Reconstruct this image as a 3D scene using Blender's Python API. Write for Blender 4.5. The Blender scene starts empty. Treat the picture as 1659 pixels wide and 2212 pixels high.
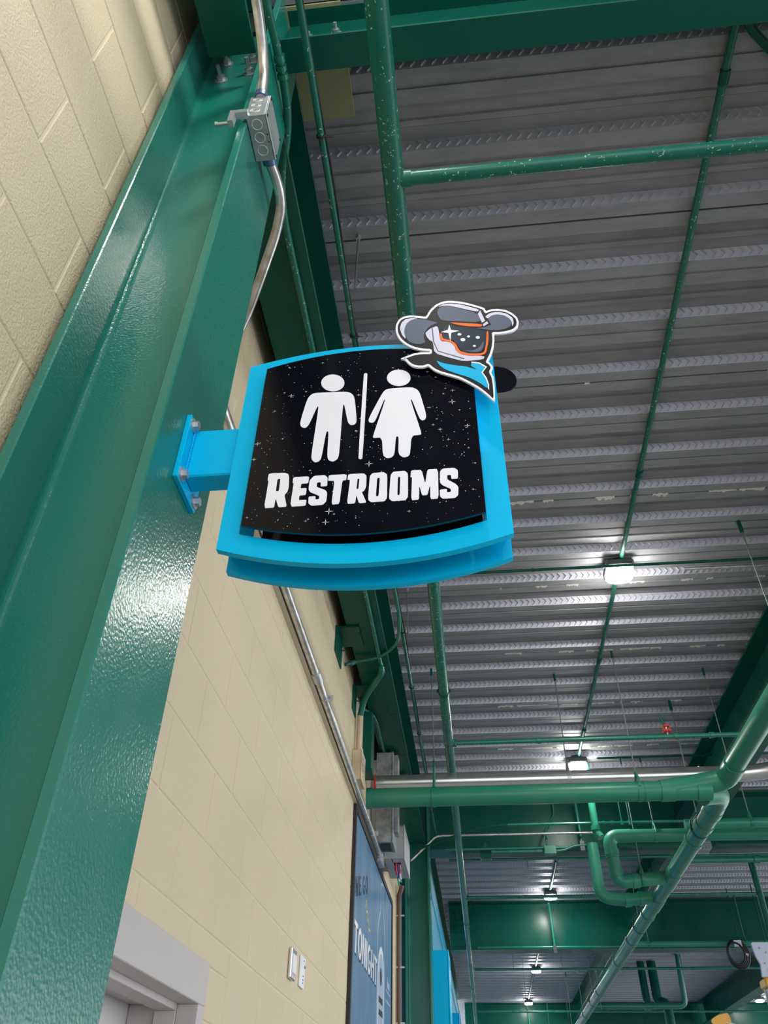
import bpy, bmesh, math, random
from mathutils import Vector, Matrix
from mathutils.geometry import tessellate_polygon

random.seed(7)
SC = bpy.context.scene
COL = SC.collection
PI = math.pi

# ------------------------------------------------------------------ camera
# the camera is the origin of the place: x to the right along the beams,
# y along the block wall, z up; the floor lies 1.8 m below it.
cam_data = bpy.data.cameras.new('camera')
cam_data.sensor_width = 36.0
cam_data.lens = 1681.43 / 2212.0 * 36.0
cam_data.clip_start = 0.05
cam_data.clip_end = 200
cam = bpy.data.objects.new('camera', cam_data)
COL.objects.link(cam)
rx_, ry_, rd_ = (0.994513, 0.103888, 0.012321), (-0.057474, 0.640971, -0.76541), (-0.087414, 0.760502, 0.643425)
M = Matrix((rx_, tuple(-v for v in ry_), tuple(-v for v in rd_))).transposed()
cam.matrix_world = M.to_4x4()
SC.camera = cam

# ------------------------------------------------------------------ world and exposure
W = bpy.data.worlds.new('world')
SC.world = W
W.use_nodes = True
W.node_tree.nodes['Background'].inputs[0].default_value = (0.93, 0.97, 1.0, 1)
W.node_tree.nodes['Background'].inputs[1].default_value = 1.15
SC.view_settings.view_transform = 'Standard'
SC.view_settings.look = 'None'
SC.view_settings.gamma = 1
SC.view_settings.use_curve_mapping = False
SC.view_settings.exposure = 1.42
LAMP_STRENGTH = 70.0
SC.cycles.max_bounces = 8
SC.cycles.diffuse_bounces = 5
SC.cycles.glossy_bounces = 4
SC.cycles.sample_clamp_indirect = 8

FLOOR = -1.80
DECK = 3.10
TOS = DECK - 0.003      # top of steel
WALL = -0.772

# ------------------------------------------------------------------ materials
def principled(name, col, rough=0.5, metal=0.0, spec=0.5, coat=0.0):
    m = bpy.data.materials.new(name)
    m.use_nodes = True
    b = m.node_tree.nodes['Principled BSDF']
    b.inputs['Base Color'].default_value = (*col, 1)
    b.inputs['Roughness'].default_value = rough
    b.inputs['Metallic'].default_value = metal
    b.inputs['Specular IOR Level'].default_value = spec
    if coat:
        b.inputs['Coat Weight'].default_value = coat
        b.inputs['Coat Roughness'].default_value = 0.08
    return m

def nodes(m):
    nt = m.node_tree
    return nt, nt.nodes, nt.links, nt.nodes['Principled BSDF']

def position(nt):
    return nt.nodes.new('ShaderNodeNewGeometry').outputs['Position']

def noise(nt, scale, detail=3, rough=0.5, vec=None, stretch=None):
    n = nt.nodes.new('ShaderNodeTexNoise')
    n.inputs['Scale'].default_value = scale
    n.inputs['Detail'].default_value = detail
    n.inputs['Roughness'].default_value = rough
    v = vec or position(nt)
    if stretch:
        mp = nt.nodes.new('ShaderNodeMapping')
        mp.inputs['Scale'].default_value = stretch
        nt.links.new(v, mp.inputs['Vector'])
        v = mp.outputs['Vector']
    nt.links.new(v, n.inputs['Vector'])
    return n.outputs['Fac']

def ramp(nt, fac, stops):
    r = nt.nodes.new('ShaderNodeValToRGB')
    el = r.color_ramp.elements
    while len(el) < len(stops):
        el.new(0.5)
    for e, (p, c) in zip(el, stops):
        e.position = p
        e.color = (*c, 1) if len(c) == 3 else c
    nt.links.new(fac, r.inputs['Fac'])
    return r.outputs['Color']

def bump(nt, height, strength=0.2, dist=0.002):
    b = nt.nodes.new('ShaderNodeBump')
    b.inputs['Strength'].default_value = strength
    b.inputs['Distance'].default_value = dist
    nt.links.new(height, b.inputs['Height'])
    nt.links.new(b.outputs['Normal'], nt.nodes['Principled BSDF'].inputs['Normal'])

def mix(nt, fac, a, b):
    m = nt.nodes.new('ShaderNodeMix')
    m.data_type = 'RGBA'
    nt.links.new(fac, m.inputs[0])
    for s, v in ((6, a), (7, b)):
        if isinstance(v, tuple):
            m.inputs[s].default_value = (*v, 1)
        else:
            nt.links.new(v, m.inputs[s])
    return m.outputs[2]

def specks(nt, scale, thr, vec=None):
    """white paint spatter: small round spots, some of the cells only"""
    v = nt.nodes.new('ShaderNodeTexVoronoi')
    v.inputs['Scale'].default_value = scale
    wob = nt.nodes.new('ShaderNodeTexNoise')
    wob.inputs['Scale'].default_value = scale * 1.2
    va = nt.nodes.new('ShaderNodeVectorMath'); va.operation = 'MULTIPLY_ADD'
    va.inputs[1].default_value = (0.03, 0.03, 0.03)
    ps_ = position(nt)
    nt.links.new(ps_, wob.inputs['Vector'])
    nt.links.new(wob.outputs['Color'], va.inputs[0])
    nt.links.new(ps_, va.inputs[2])
    nt.links.new(va.outputs[0], v.inputs['Vector'])
    sub = nt.nodes.new('ShaderNodeMath'); sub.operation = 'LESS_THAN'
    sub.inputs[1].default_value = thr
    nt.links.new(v.outputs['Distance'], sub.inputs[0])
    sep = nt.nodes.new('ShaderNodeSeparateColor')
    nt.links.new(v.outputs['Color'], sep.inputs[0])
    gt = nt.nodes.new('ShaderNodeMath'); gt.operation = 'GREATER_THAN'
    gt.inputs[1].default_value = 0.80
    nt.links.new(sep.outputs[0], gt.inputs[0])
    mu = nt.nodes.new('ShaderNodeMath'); mu.operation = 'MULTIPLY'
    nt.links.new(sub.outputs[0], mu.inputs[0])
    nt.links.new(gt.outputs[0], mu.inputs[1])
    return mu.outputs[0]

def green(name, col, rough, dirt=0.25, spots=0.0, peel=0.12, dust=(0.10, 0.21, 0.17), spec=0.5):
    m = principled(name, col, rough, spec=spec)
    nt, ns, ln, b = nodes(m)
    big = noise(nt, 3.0, 5, 0.6, stretch=(1, 1, 0.35))
    c = ramp(nt, big, [(0.38, col), (0.75, tuple(a * (1 - dirt) + d * dirt for a, d in zip(col, dust)))])
    fine = noise(nt, 140, 2)
    c = mix(nt, ramp(nt, fine, [(0.62, (0, 0, 0)), (0.80, (0.22, 0.22, 0.22))]), c, dust)
    if spots:
        c = mix(nt, specks(nt, spots, 0.30), c, (0.36, 0.48, 0.42))
    ln.new(c, b.inputs['Base Color'])
    ln.new(ramp(nt, big, [(0.3, (rough,) * 3), (0.8, (min(1, rough + 0.16),) * 3)]), b.inputs['Roughness'])
    bump(nt, noise(nt, 170, 1), peel, 0.0010)
    return m

G = (0.007, 0.128, 0.088)
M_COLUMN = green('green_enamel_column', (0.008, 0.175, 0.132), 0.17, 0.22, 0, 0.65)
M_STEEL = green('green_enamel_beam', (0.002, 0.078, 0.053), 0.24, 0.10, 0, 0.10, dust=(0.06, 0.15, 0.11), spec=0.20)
M_PIPE = green('green_enamel_pipe', (0.008, 0.150, 0.098), 0.22, 0.22, 0, 0.05)
M_SPECK = green('green_enamel_pipe_with_paint_spatter', (0.007, 0.125, 0.085), 0.25, 0.2, 85, 0.05, spec=0.28)
M_DRAIN = green('green_enamel_drain', (0.018, 0.200, 0.126), 0.30, 0.25, 0, 0.04, dust=(0.16, 0.24, 0.17), spec=0.35)

M_BLOCK = principled('cream_painted_block', (0.64, 0.54, 0.37), 0.55, spec=0.35)
nt, ns, ln, b = nodes(M_BLOCK)
ln.new(ramp(nt, noise(nt, 1.6, 4), [(0.3, (0.61, 0.515, 0.365)), (0.7, (0.66, 0.555, 0.365))]), b.inputs['Base Color'])
bump(nt, noise(nt, 170, 2, 0.5), 0.8, 0.0030)
M_JOINT = principled('cream_painted_mortar', (0.66, 0.57, 0.41), 0.6, spec=0.3)
bump(M_JOINT.node_tree, noise(M_JOINT.node_tree, 120, 3), 0.4, 0.003)
M_TANCLOSE = principled('olive_tan_painted_plate', (0.30, 0.29, 0.15), 0.6)

M_DECK = principled('galvanised_deck', (0.30, 0.295, 0.30), 0.50, 0.12)
nt, ns, ln, b = nodes(M_DECK)
sp = noise(nt, 9, 6, 0.7, stretch=(0.5, 2.2, 1))
c = ramp(nt, sp, [(0.30, (0.215, 0.218, 0.232)), (0.52, (0.275, 0.278, 0.295)), (0.80, (0.335, 0.335, 0.345))])
ln.new(c, b.inputs['Base Color'])
bump(nt, noise(nt, 60, 2), 0.05, 0.001)
M_EMBOSS = principled('galvanised_deck_rib_lit', (0.47, 0.47, 0.535), 0.42, 0.2)  # deck metal with the light on the webs put into its colour
M_STAIN = principled('dried_cement_wash', (0.66, 0.63, 0.56), 0.85)
M_SLAB = principled('concrete_slab', (0.30, 0.30, 0.29), 0.8)
M_FLOOR = principled('polished_concrete', (0.37, 0.37, 0.365), 0.5)
nt, ns, ln, b = nodes(M_FLOOR)
ln.new(ramp(nt, noise(nt, 1.3, 6), [(0.3, (0.335, 0.335, 0.33)), (0.7, (0.41, 0.41, 0.405))]), b.inputs['Base Color'])

M_EMT = principled('galvanised_conduit', (0.60, 0.61, 0.62), 0.30, 0.85)
nt, ns, ln, b = nodes(M_EMT)
ln.new(ramp(nt, noise(nt, 7, 3, stretch=(3, 3, 3)), [(0.35, (0.48, 0.46, 0.42)), (0.65, (0.70, 0.71, 0.73))]), b.inputs['Base Color'])
M_ALU = principled('bright_aluminium_jacket', (0.74, 0.73, 0.72), 0.27, 0.9)
M_ZINC = principled('zinc_plated_steel', (0.52, 0.54, 0.57), 0.36, 0.7)
M_BOX = principled('galvanised_box', (0.40, 0.435, 0.44), 0.42, 0.6)
nt, ns, ln, b = nodes(M_BOX)
ln.new(ramp(nt, noise(nt, 22, 3), [(0.35, (0.34, 0.375, 0.385)), (0.7, (0.46, 0.49, 0.50))]), b.inputs['Base Color'])
M_KNOCK = principled('galvanised_knockout', (0.56, 0.59, 0.59), 0.4, 0.5)
M_BLUECONN = principled('blue_grey_connector', (0.10, 0.17, 0.30), 0.3, 0.5)
M_DARK = principled('black_rubber', (0.012, 0.012, 0.013), 0.55)
M_GREYBOX = principled('grey_enamel_box', (0.42, 0.43, 0.44), 0.45)
M_TROUGH = principled('galvanised_trough', (0.36, 0.375, 0.39), 0.4, 0.55)
nt, ns, ln, b = nodes(M_TROUGH)
ln.new(ramp(nt, noise(nt, 14, 5, 0.7), [(0.35, (0.24, 0.255, 0.27)), (0.62, (0.44, 0.455, 0.47))]), b.inputs['Base Color'])
M_CREAMPAINT = principled('cream_painted_metal', (0.60, 0.48, 0.33), 0.5)

M_CYAN = principled('cyan_enamel', (0.0, 0.49, 0.84), 0.38, spec=0.13)
nt, ns, ln, b = nodes(M_CYAN)
bump(nt, noise(nt, 90, 2), 0.05, 0.001)
M_TEAL = principled('cyan_painted_wall', (0.006, 0.33, 0.56), 0.5)
M_BLACK = principled('black_gloss_print', (0.0025, 0.0030, 0.0065), 0.12, spec=0.22)
M_PLATEEDGE = principled('dark_acrylic_edge', (0.004, 0.030, 0.055), 0.25)
M_WHITE = principled('white_print', (0.86, 0.86, 0.93), 0.3, spec=0.4)
M_NAVY = principled('navy_print', (0.003, 0.016, 0.040), 0.45, spec=0.12)
M_SLATE = principled('slate_grey_print', (0.105, 0.125, 0.185), 0.5, spec=0.12)
M_LILAC = principled('pale_lilac_print', (0.66, 0.65, 0.80), 0.5, spec=0.15)
M_ORANGE = principled('orange_print', (0.92, 0.16, 0.020), 0.5, spec=0.12)
M_CYANP = principled('cyan_print', (0.0, 0.45, 0.80), 0.5, spec=0.12)

M_DOOR = principled('light_grey_door_paint', (0.50, 0.465, 0.455), 0.42)
M_LEAF = principled('pale_door_leaf', (0.62, 0.60, 0.60), 0.4)
M_POSTER = principled('slate_blue_poster', (0.12, 0.23, 0.38), 0.5, spec=0.2)
nt, ns, ln, b = nodes(M_POSTER)
ln.new(ramp(nt, noise(nt, 4, 5, 0.6, stretch=(1, 1.2, 0.35)), [(0.25, (0.060, 0.15, 0.27)), (0.75, (0.115, 0.24, 0.39))]), b.inputs['Base Color'])
M_POSTDARK = principled('dark_slate_print', (0.018, 0.032, 0.055), 0.5, spec=0.2)
M_POSTPALE = principled('pale_blue_print', (0.36, 0.46, 0.62), 0.45, spec=0.2)
M_STRUT = principled('strut_with_wall_reflection', (0.52, 0.47, 0.37), 0.5, 0.25)  # strut metal, the cream wall's reflection painted into its colour
M_YELLOW = principled('mustard_print', (0.55, 0.40, 0.08), 0.4)
M_HOIST = principled('orange_yellow_enamel', (0.86, 0.40, 0.035), 0.35)
M_HWHITE = principled('pale_blue_white_enamel', (0.62, 0.65, 0.78), 0.35)
M_RED = principled('red_enamel', (0.45, 0.03, 0.02), 0.4)
M_CORDR = principled('red_wire', (0.65, 0.02, 0.05), 0.4)
M_CORDB = principled('blue_wire', (0.03, 0.03, 0.25), 0.4)
M_CORDG = principled('green_wire', (0.02, 0.40, 0.18), 0.4)
M_CORDW = principled('white_wire', (0.75, 0.75, 0.75), 0.4)
M_ROD = principled('dull_grey_green_rod', (0.16, 0.19, 0.165), 0.5, 0.3)
M_LENS = bpy.data.materials.new('lit_lamp_lens')
M_LENS.use_nodes = True
nt = M_LENS.node_tree
nt.nodes.remove(nt.nodes['Principled BSDF'])
em = nt.nodes.new('ShaderNodeEmission')
em.inputs[0].default_value = (1.0, 0.975, 0.92, 1)
em.inputs[1].default_value = LAMP_STRENGTH
nt.links.new(em.outputs[0], nt.nodes['Material Output'].inputs[0])
M_LAMP = principled('dark_bronze_lamp_housing', (0.05, 0.055, 0.055), 0.4)

# ------------------------------------------------------------------ builders
ORG = {}

def tag(o, label=None, cat=None, group=None, kind=None):
    for k, v in (('label', label), ('category', cat), ('group', group), ('kind', kind)):
        if v:
            o[k] = v
    return o

def thing(name, label, cat, loc=(0, 0, 0), group=None, kind='thing'):
    o = bpy.data.objects.new(name, None)
    o.empty_display_size = 0.1
    o.location = loc
    COL.objects.link(o)
    ORG[o.name] = Vector(loc)
    return tag(o, label, cat, group, kind)

def org_of(o):
    return ORG[o.name] if o is not None else Vector((0, 0, 0))

class MB:
    def __init__(self):
        self.v, self.f, self.sm = [], [], []

    def add(self, vs, fs, smooth=False):
        n = len(self.v)
        self.v += [tuple(p) for p in vs]
        self.f += [tuple(i + n for i in f) for f in fs]
        self.sm += [smooth] * len(fs)
        return self

    def box(self, x0, x1, y0, y1, z0, z1):
        vs = [(x, y, z) for x in (x0, x1) for y in (y0, y1) for z in (z0, z1)]
        return self.add(vs, [(0, 1, 3, 2), (4, 6, 7, 5), (0, 4, 5, 1), (2, 3, 7, 6), (0, 2, 6, 4), (1, 5, 7, 3)])

    def bbox(self, x0, x1, y0, y1, z0, z1, b=0.003):
        """box with every edge chamfered by b"""
        bm = bmesh.new()
        vs = [bm.verts.new((x, y, z)) for x in (x0, x1) for y in (y0, y1) for z in (z0, z1)]
        for q in [(0, 1, 3, 2), (4, 6, 7, 5), (0, 4, 5, 1), (2, 3, 7, 6), (0, 2, 6, 4), (1, 5, 7, 3)]:
            bm.faces.new([vs[i] for i in q])
        bmesh.ops.bevel(bm, geom=bm.edges[:], offset=b, segments=1, affect='EDGES')
        bm.verts.index_update()
        self.add([v.co[:] for v in bm.verts], [[v.index for v in f.verts] for f in bm.faces])
        bm.free()
        return self

    def tube(self, path, r, seg=16, caps=True):
        P = [Vector(p) for p in path]
        R = r if isinstance(r, (list, tuple)) else [r] * len(P)
        d0 = (P[1] - P[0]).normalized()
        up = Vector((0, 0, 1)) if abs(d0.z) < 0.9 else Vector((1, 0, 0))
        n = d0.cross(up).normalized()
        rings = []
        for i, p in enumerate(P):
            if i == 0:
                t = (P[1] - P[0])
            elif i == len(P) - 1:
                t = (P[-1] - P[-2])
            else:
                t = (P[i + 1] - p).normalized() + (p - P[i - 1]).normalized()
            t.normalize()
            n = (n - t * n.dot(t)).normalized()
            bn = t.cross(n)
            rings.append([p + (n * math.cos(2 * PI * k / seg) + bn * math.sin(2 * PI * k / seg)) * R[i] for k in range(seg)])
        vs = [q for ring in rings for q in ring]
        fs = [(i * seg + k, i * seg + (k + 1) % seg, (i + 1) * seg + (k + 1) % seg, (i + 1) * seg + k)
              for i in range(len(P) - 1) for k in range(seg)]
        self.add(vs, fs, True)
        if caps:
            self.add(rings[0], [tuple(range(seg))[::-1]])
            self.add(rings[-1], [tuple(range(seg))])
        return self

    def shape(self, loops, place, t):
        """flat outline (outer loop, then holes) in plane coordinates; place((u, v), depth) -> point; t = thickness"""
        flat = [p for l in loops for p in l]
        tris = tessellate_polygon([[Vector((p[0], p[1], 0)) for p in l] for l in loops])
        n = len(flat)
        self.add([place(p, 0) for p in flat], tris)
        self.add([place(p, t) for p in flat], [tr[::-1] for tr in tris])
        k = 0
        for l in loops:
            m = len(l)
            self.add([place(p, 0) for p in l] + [place(p, t) for p in l],
                     [(i, (i + 1) % m, m + (i + 1) % m, m + i) for i in range(m)])
            k += m
        return self

    def build(self, name, mat, parent=None, label=None, kind=None):
        me = bpy.data.meshes.new(name)
        o_ = org_of(parent)
        me.from_pydata([(a - o_.x, b_ - o_.y, c_ - o_.z) for a, b_, c_ in self.v], [], self.f)
        bm = bmesh.new()
        bm.from_mesh(me)
        bmesh.ops.recalc_face_normals(bm, faces=bm.faces[:])
        bm.to_mesh(me)
        bm.free()
        me.polygons.foreach_set('use_smooth', self.sm)
        me.materials.append(mat)
        o = bpy.data.objects.new(name, me)
        COL.objects.link(o)
        if parent is not None:
            o.parent = parent
        ORG[o.name] = o_.copy()
        return tag(o, label, None, None, kind)

def B(*a):
    return MB().box(*a)

def fillet(pts, r, n=6):
    """round the inner corners of a polyline"""
    P = [Vector(p) for p in pts]
    out = [P[0]]
    for i in range(1, len(P) - 1):
        a, b_, c_ = P[i - 1], P[i], P[i + 1]
        u, w = (a - b_), (c_ - b_)
        d = min(r, u.length * 0.48, w.length * 0.48)
        p0, p1 = b_ + u.normalized() * d, b_ + w.normalized() * d
        for k in range(n + 1):
            s = k / n
            out.append(p0 * (1 - s) ** 2 + b_ * 2 * s * (1 - s) + p1 * s * s)
    out.append(P[-1])
    return out

def chaikin(l, n=1, q=0.22):
    for _ in range(n):
        o = []
        for i, a in enumerate(l):
            c_ = l[(i + 1) % len(l)]
            o.append((a[0] * (1 - q) + c_[0] * q, a[1] * (1 - q) + c_[1] * q))
            o.append((a[0] * q + c_[0] * (1 - q), a[1] * q + c_[1] * (1 - q)))
        l = o
    return l

def hexagon(c, r, axis, ang=0.2):
    """six points about c in the plane across the axis"""
    pts = []
    for k in range(6):
        a = ang + k * PI / 3
        u, w = r * math.cos(a), r * math.sin(a)
        pts.append({'x': (c[0], c[1] + u, c[2] + w), 'y': (c[0] + u, c[1], c[2] + w), 'z': (c[0] + u, c[1] + w, c[2])}[axis])
    return pts

def bolt(parent, c, d, r=0.011, shank=0.03, label=None, mat=None):
    """hex nut, washer and stub of thread; d = unit direction it points in"""
    c, d = Vector(c), Vector(d)
    b_ = MB()
    b_.tube([c, c + d * 0.003], r * 1.75, 16)
    b_.tube([c + d * 0.003, c + d * (0.003 + r * 1.1)], r * 1.15, 6)
    if shank:
        b_.tube([c + d * 0.003, c + d * shank], r * 0.58, 10)
    b_.sm = [False] * len(b_.sm)
    return b_.build('bolt', mat or M_ZINC, parent, label)

# sign artwork, in units of 0.1 mm on the plane of the sign (x, z)
ART_LETTERS = [[[[-3031,8868],[-2976,8885],[-2753,8875],[-2698,8846],[-2674,8792],[-2658,8536],[-2672,8449],[-2714,8379],[-2652,8124],[-2788,8117],[-2855,8317],[-2861,8117],[-3026,8118],[-3015,8720],[-3034,8725]],[[-2867,8745],[-2818,8746],[-2817,8469],[-2869,8470]]],[[[-2599,8762],[-2332,8761],[-2338,8605],[-2455,8603],[-2458,8502],[-2355,8503],[-2359,8351],[-2463,8347],[-2465,8247],[-2337,8245],[-2345,8117],[-2597,8117],[-2583,8631],[-2603,8633]]],[[[-2296,8700],[-2249,8763],[-2069,8766],[-2020,8707],[-2016,8519],[-2124,8516],[-2128,8612],[-2189,8611],[-2191,8513],[-2037,8427],[-2006,8366],[-2011,8188],[-2061,8118],[-2246,8110],[-2303,8165],[-2309,8309],[-2195,8312],[-2192,8242],[-2133,8244],[-2133,8313],[-2285,8403],[-2321,8465],[-2320,8657]]],[[[-2001,8760],[-1702,8756],[-1708,8625],[-1770,8621],[-1794,8115],[-1924,8111],[-1899,8623],[-2009,8632]]],[[[-1675,8754],[-1418,8750],[-1372,8698],[-1370,8461],[-1403,8362],[-1439,8345],[-1356,8109],[-1479,8105],[-1525,8285],[-1540,8107],[-1672,8105],[-1641,8625],[-1688,8629]],[[-1519,8639],[-1488,8639],[-1496,8413],[-1529,8413]]],[[[-1316,8679],[-1273,8744],[-1085,8749],[-1029,8694],[-1026,8189],[-1066,8115],[-1281,8109],[-1334,8170]],[[-1194,8630],[-1149,8632],[-1165,8231],[-1208,8228]]],[[[-973,8680],[-929,8745],[-742,8753],[-687,8686],[-691,8182],[-734,8112],[-944,8106],[-996,8166]],[[-852,8625],[-815,8625],[-824,8230],[-862,8227]]],[[[-636,8750],[-462,8748],[-411,8436],[-367,8752],[-194,8749],[-206,8105],[-336,8103],[-332,8421],[-380,8195],[-466,8193],[-505,8406],[-516,8106],[-640,8102],[-622,8600],[-648,8602]]],[[[-165,8687],[-115,8748],[71,8750],[127,8692],[121,8509],[13,8506],[10,8598],[-51,8597],[-50,8500],[76,8396],[118,8326],[108,8156],[52,8096],[-139,8094],[-183,8151],[-181,8293],[-67,8298],[-68,8227],[-6,8230],[-3,8293],[-134,8384],[-173,8445]]]]
ART_MAN = [[[-1845,11064],[-1852,10992],[-1880,10929],[-1926,10882],[-1984,10855],[-2051,10851],[-2119,10870],[-2182,10910],[-2233,10967],[-2269,11037],[-2285,11112],[-2279,11185],[-2251,11249],[-2205,11298],[-2146,11326],[-2077,11330],[-2008,11310],[-1945,11269],[-1893,11210],[-1859,11139]],[[-2515,10694],[-2440,10823],[-2335,10844],[-1825,10821],[-1718,10778],[-1642,10664],[-1578,10010],[-1615,9932],[-1684,9921],[-1740,10002],[-1822,10474],[-1847,10477],[-1852,9239],[-1874,9122],[-1948,9059],[-2029,9104],[-2058,9203],[-2066,9809],[-2111,9807],[-2151,9184],[-2185,9096],[-2253,9070],[-2312,9128],[-2335,9227],[-2285,10473],[-2314,10476],[-2433,9994],[-2497,9925],[-2570,9967],[-2599,10069]]]
ART_WOMAN = [[[-620,11070],[-631,11001],[-663,10940],[-711,10895],[-772,10870],[-839,10866],[-906,10884],[-967,10923],[-1016,10979],[-1048,11046],[-1059,11119],[-1049,11190],[-1018,11251],[-970,11298],[-908,11325],[-839,11328],[-771,11309],[-709,11269],[-661,11211],[-630,11143]],[[-1130,10734],[-1048,10819],[-610,10816],[-507,10742],[-455,10632],[-354,10052],[-372,9949],[-428,9914],[-479,9977],[-605,10482],[-630,10479],[-446,9604],[-466,9567],[-623,9565],[-647,9131],[-686,9071],[-762,9056],[-827,9121],[-847,9203],[-839,9569],[-890,9568],[-908,9154],[-954,9078],[-1039,9059],[-1109,9146],[-1127,9568],[-1273,9565],[-1289,9600],[-1078,10532],[-1103,10528],[-1242,10023],[-1289,9941],[-1362,9965],[-1376,10048]]]
ART_BAR = [[-1493,11258],[-1477,11295],[-1442,11298],[-1420,11256],[-1449,9106],[-1468,9081],[-1503,9084],[-1523,9113]]
ART_SPARK = [[-2823,10813,14],[106,10348,16],[340,9720,12],[-1337,8964,16],[-1955,7973,16],[-1997,7754,14],[-3310,9613,12],[-1569,10706,9],[-127,9675,9],[-3330,9239,9],[4,9418,8],[128,10650,10],[-310,11216,8],[-1123,8753,8],[-3091,10427,7],[-1577,9768,8],[-245,9799,7],[-676,7881,7],[-2292,11695,7]]
ART_EMBLEM = {"outline":[[-891,12383],[-883,12541],[-826,12708],[-727,12790],[-595,12806],[-455,12768],[-300,12721],[-274,12772],[-213,12928],[-93,13092],[43,13172],[176,13187],[373,13135],[566,13044],[755,12921],[848,12854],[873,12747],[974,12796],[1103,12792],[1259,12731],[1376,12607],[1450,12464],[1463,12318],[1429,12166],[1341,12062],[1196,12016],[1055,12008],[970,12019],[967,11842],[929,11599],[876,11410],[802,11227],[830,11200],[883,11065],[833,10931],[867,10801],[873,10596],[843,10118],[727,10303],[594,10493],[428,10667],[272,10809],[127,10894],[-65,10997],[-184,11092],[-287,11234],[-365,11195],[-487,11209],[-579,11255],[-655,11348],[-717,11464],[-802,11498],[-685,11558],[-559,11617],[-418,11642],[-246,11621],[-245,11661],[-417,11699],[-573,11780],[-699,11895],[-810,12061],[-866,12223]],"black":[[-851,12383],[-845,12517],[-796,12658],[-714,12726],[-594,12740],[-460,12704],[-284,12650],[-243,12731],[-183,12882],[-72,13032],[52,13105],[175,13119],[365,13069],[553,12981],[739,12861],[817,12804],[849,12669],[977,12731],[1096,12728],[1242,12670],[1349,12557],[1414,12434],[1424,12319],[1398,12202],[1327,12119],[1194,12077],[1058,12069],[933,12085],[930,11847],[894,11615],[844,11436],[752,11208],[803,11158],[841,11062],[793,10933],[832,10786],[838,10595],[824,10203],[752,10340],[617,10534],[448,10713],[288,10859],[139,10946],[-52,11048],[-164,11139],[-279,11299],[-371,11253],[-482,11266],[-563,11307],[-630,11389],[-697,11516],[-757,11500],[-672,11502],[-550,11559],[-415,11582],[-211,11558],[-207,11712],[-410,11757],[-559,11835],[-677,11943],[-780,12098],[-830,12242]],"brim":[[-721,12309],[-695,12504],[-613,12627],[-498,12674],[-400,12653],[-238,12591],[-62,12494],[-177,12437],[-276,12344],[-336,12208],[-354,12069],[-318,11924],[-414,11873],[-540,11901],[-635,11976],[-697,12124]],"brimlight":[[-810,12399],[-777,12581],[-694,12691],[-563,12709],[-448,12673],[-547,12645],[-646,12591],[-704,12465],[-726,12283],[-690,12059],[-761,12184]],"crown":[[-76,12813],[-48,12947],[37,13005],[169,13006],[708,12696],[768,12394],[20,12544],[-41,12646]],"crownlight":[[-54,12995],[39,13074],[172,13089],[400,13025],[748,12813],[710,12736],[170,13020],[38,13030]],"crownside":[[710,12677],[762,12784],[835,12439],[771,12386]],"band":[[123,12486],[780,12340],[759,12265],[523,12303],[319,12373]],"buckle":[[788,12339],[866,12421],[892,12352],[791,12268]],"brimRlight":[[844,12570],[932,12666],[1079,12692],[1249,12624],[1362,12462],[1367,12304],[1322,12193],[1335,12334],[1298,12457],[1197,12569],[1072,12615],[957,12582],[887,12498]],"brimR":[[886,12485],[957,12577],[1072,12610],[1196,12564],[1298,12452],[1332,12335],[1299,12208],[1191,12132],[1016,12115],[816,12167],[631,12242],[804,12230],[903,12285],[943,12293]],"helmet":[[-320,12206],[-212,12336],[-81,12398],[-56,12199],[-58,12148],[-34,11915],[122,11883],[212,11784],[242,11583],[381,11444],[753,11388],[724,11296],[372,11277],[103,11417],[-162,11582],[-184,11921],[-238,11965],[-291,12074]],"seam":[[-193,12334],[-173,12339],[-160,11918],[-90,11635],[384,11359],[375,11334],[-103,11619],[-180,11920]],"visor":[[6,12153],[46,12369],[143,12383],[346,12278],[580,12196],[835,12113],[821,11911],[777,11617],[675,11482],[476,11482],[326,11573],[287,11725],[202,11911],[0,11987]],"rim":[[-49,12152],[-2,12141],[0,11987],[155,11917],[244,11805],[290,11626],[326,11561],[476,11482],[674,11463],[753,11497],[807,11762],[840,12112],[873,12095],[852,11806],[780,11446],[670,11405],[472,11422],[322,11488],[249,11582],[225,11733],[145,11868],[-41,11936]],"spark":[[147,12395],[172,12227],[325,12177],[172,12132],[146,11880],[120,12138],[-25,12182],[113,12235]],"shine":[[359,11598],[542,11559],[670,11630],[769,11841],[749,11670],[693,11517],[539,11518]],"scarf":[[-137,11365],[-25,11275],[185,11192],[395,11132],[599,11011],[486,11141],[498,11220],[639,11175],[741,11065],[661,10934],[723,10760],[752,10587],[745,10488],[619,10646],[438,10825],[234,10940],[14,11093],[-88,11235]],"scarfline":[[500,11250],[642,11215],[771,11077],[686,10931],[746,10768],[774,10585],[764,10452],[745,10488],[752,10587],[723,10760],[661,10934],[741,11065],[639,11175],[498,11220]]}
ART_DOTS = [[[363,12069],[354,12048],[335,12036],[312,12039],[293,12055],[287,12079],[296,12100],[315,12112],[339,12109],[357,12093]],[[428,11899],[417,11872],[393,11857],[364,11861],[342,11881],[334,11910],[345,11937],[369,11952],[398,11948],[420,11928]],[[520,11986],[514,11967],[499,11957],[482,11959],[469,11973],[464,11993],[471,12012],[485,12022],[503,12020],[516,12006]],[[701,11933],[691,11909],[671,11896],[647,11899],[629,11917],[623,11943],[632,11967],[652,11980],[676,11977],[695,11959]],[[612,11691],[605,11673],[591,11663],[574,11665],[560,11678],[556,11698],[563,11716],[577,11726],[594,11724],[608,11711]]]

# ------------------------------------------------------------------ floor, wall, ceiling
tag(B(WALL - 0.2, 12, -9, 40, FLOOR - 0.1, FLOOR).build('floor', M_FLOOR), kind='structure')

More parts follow.
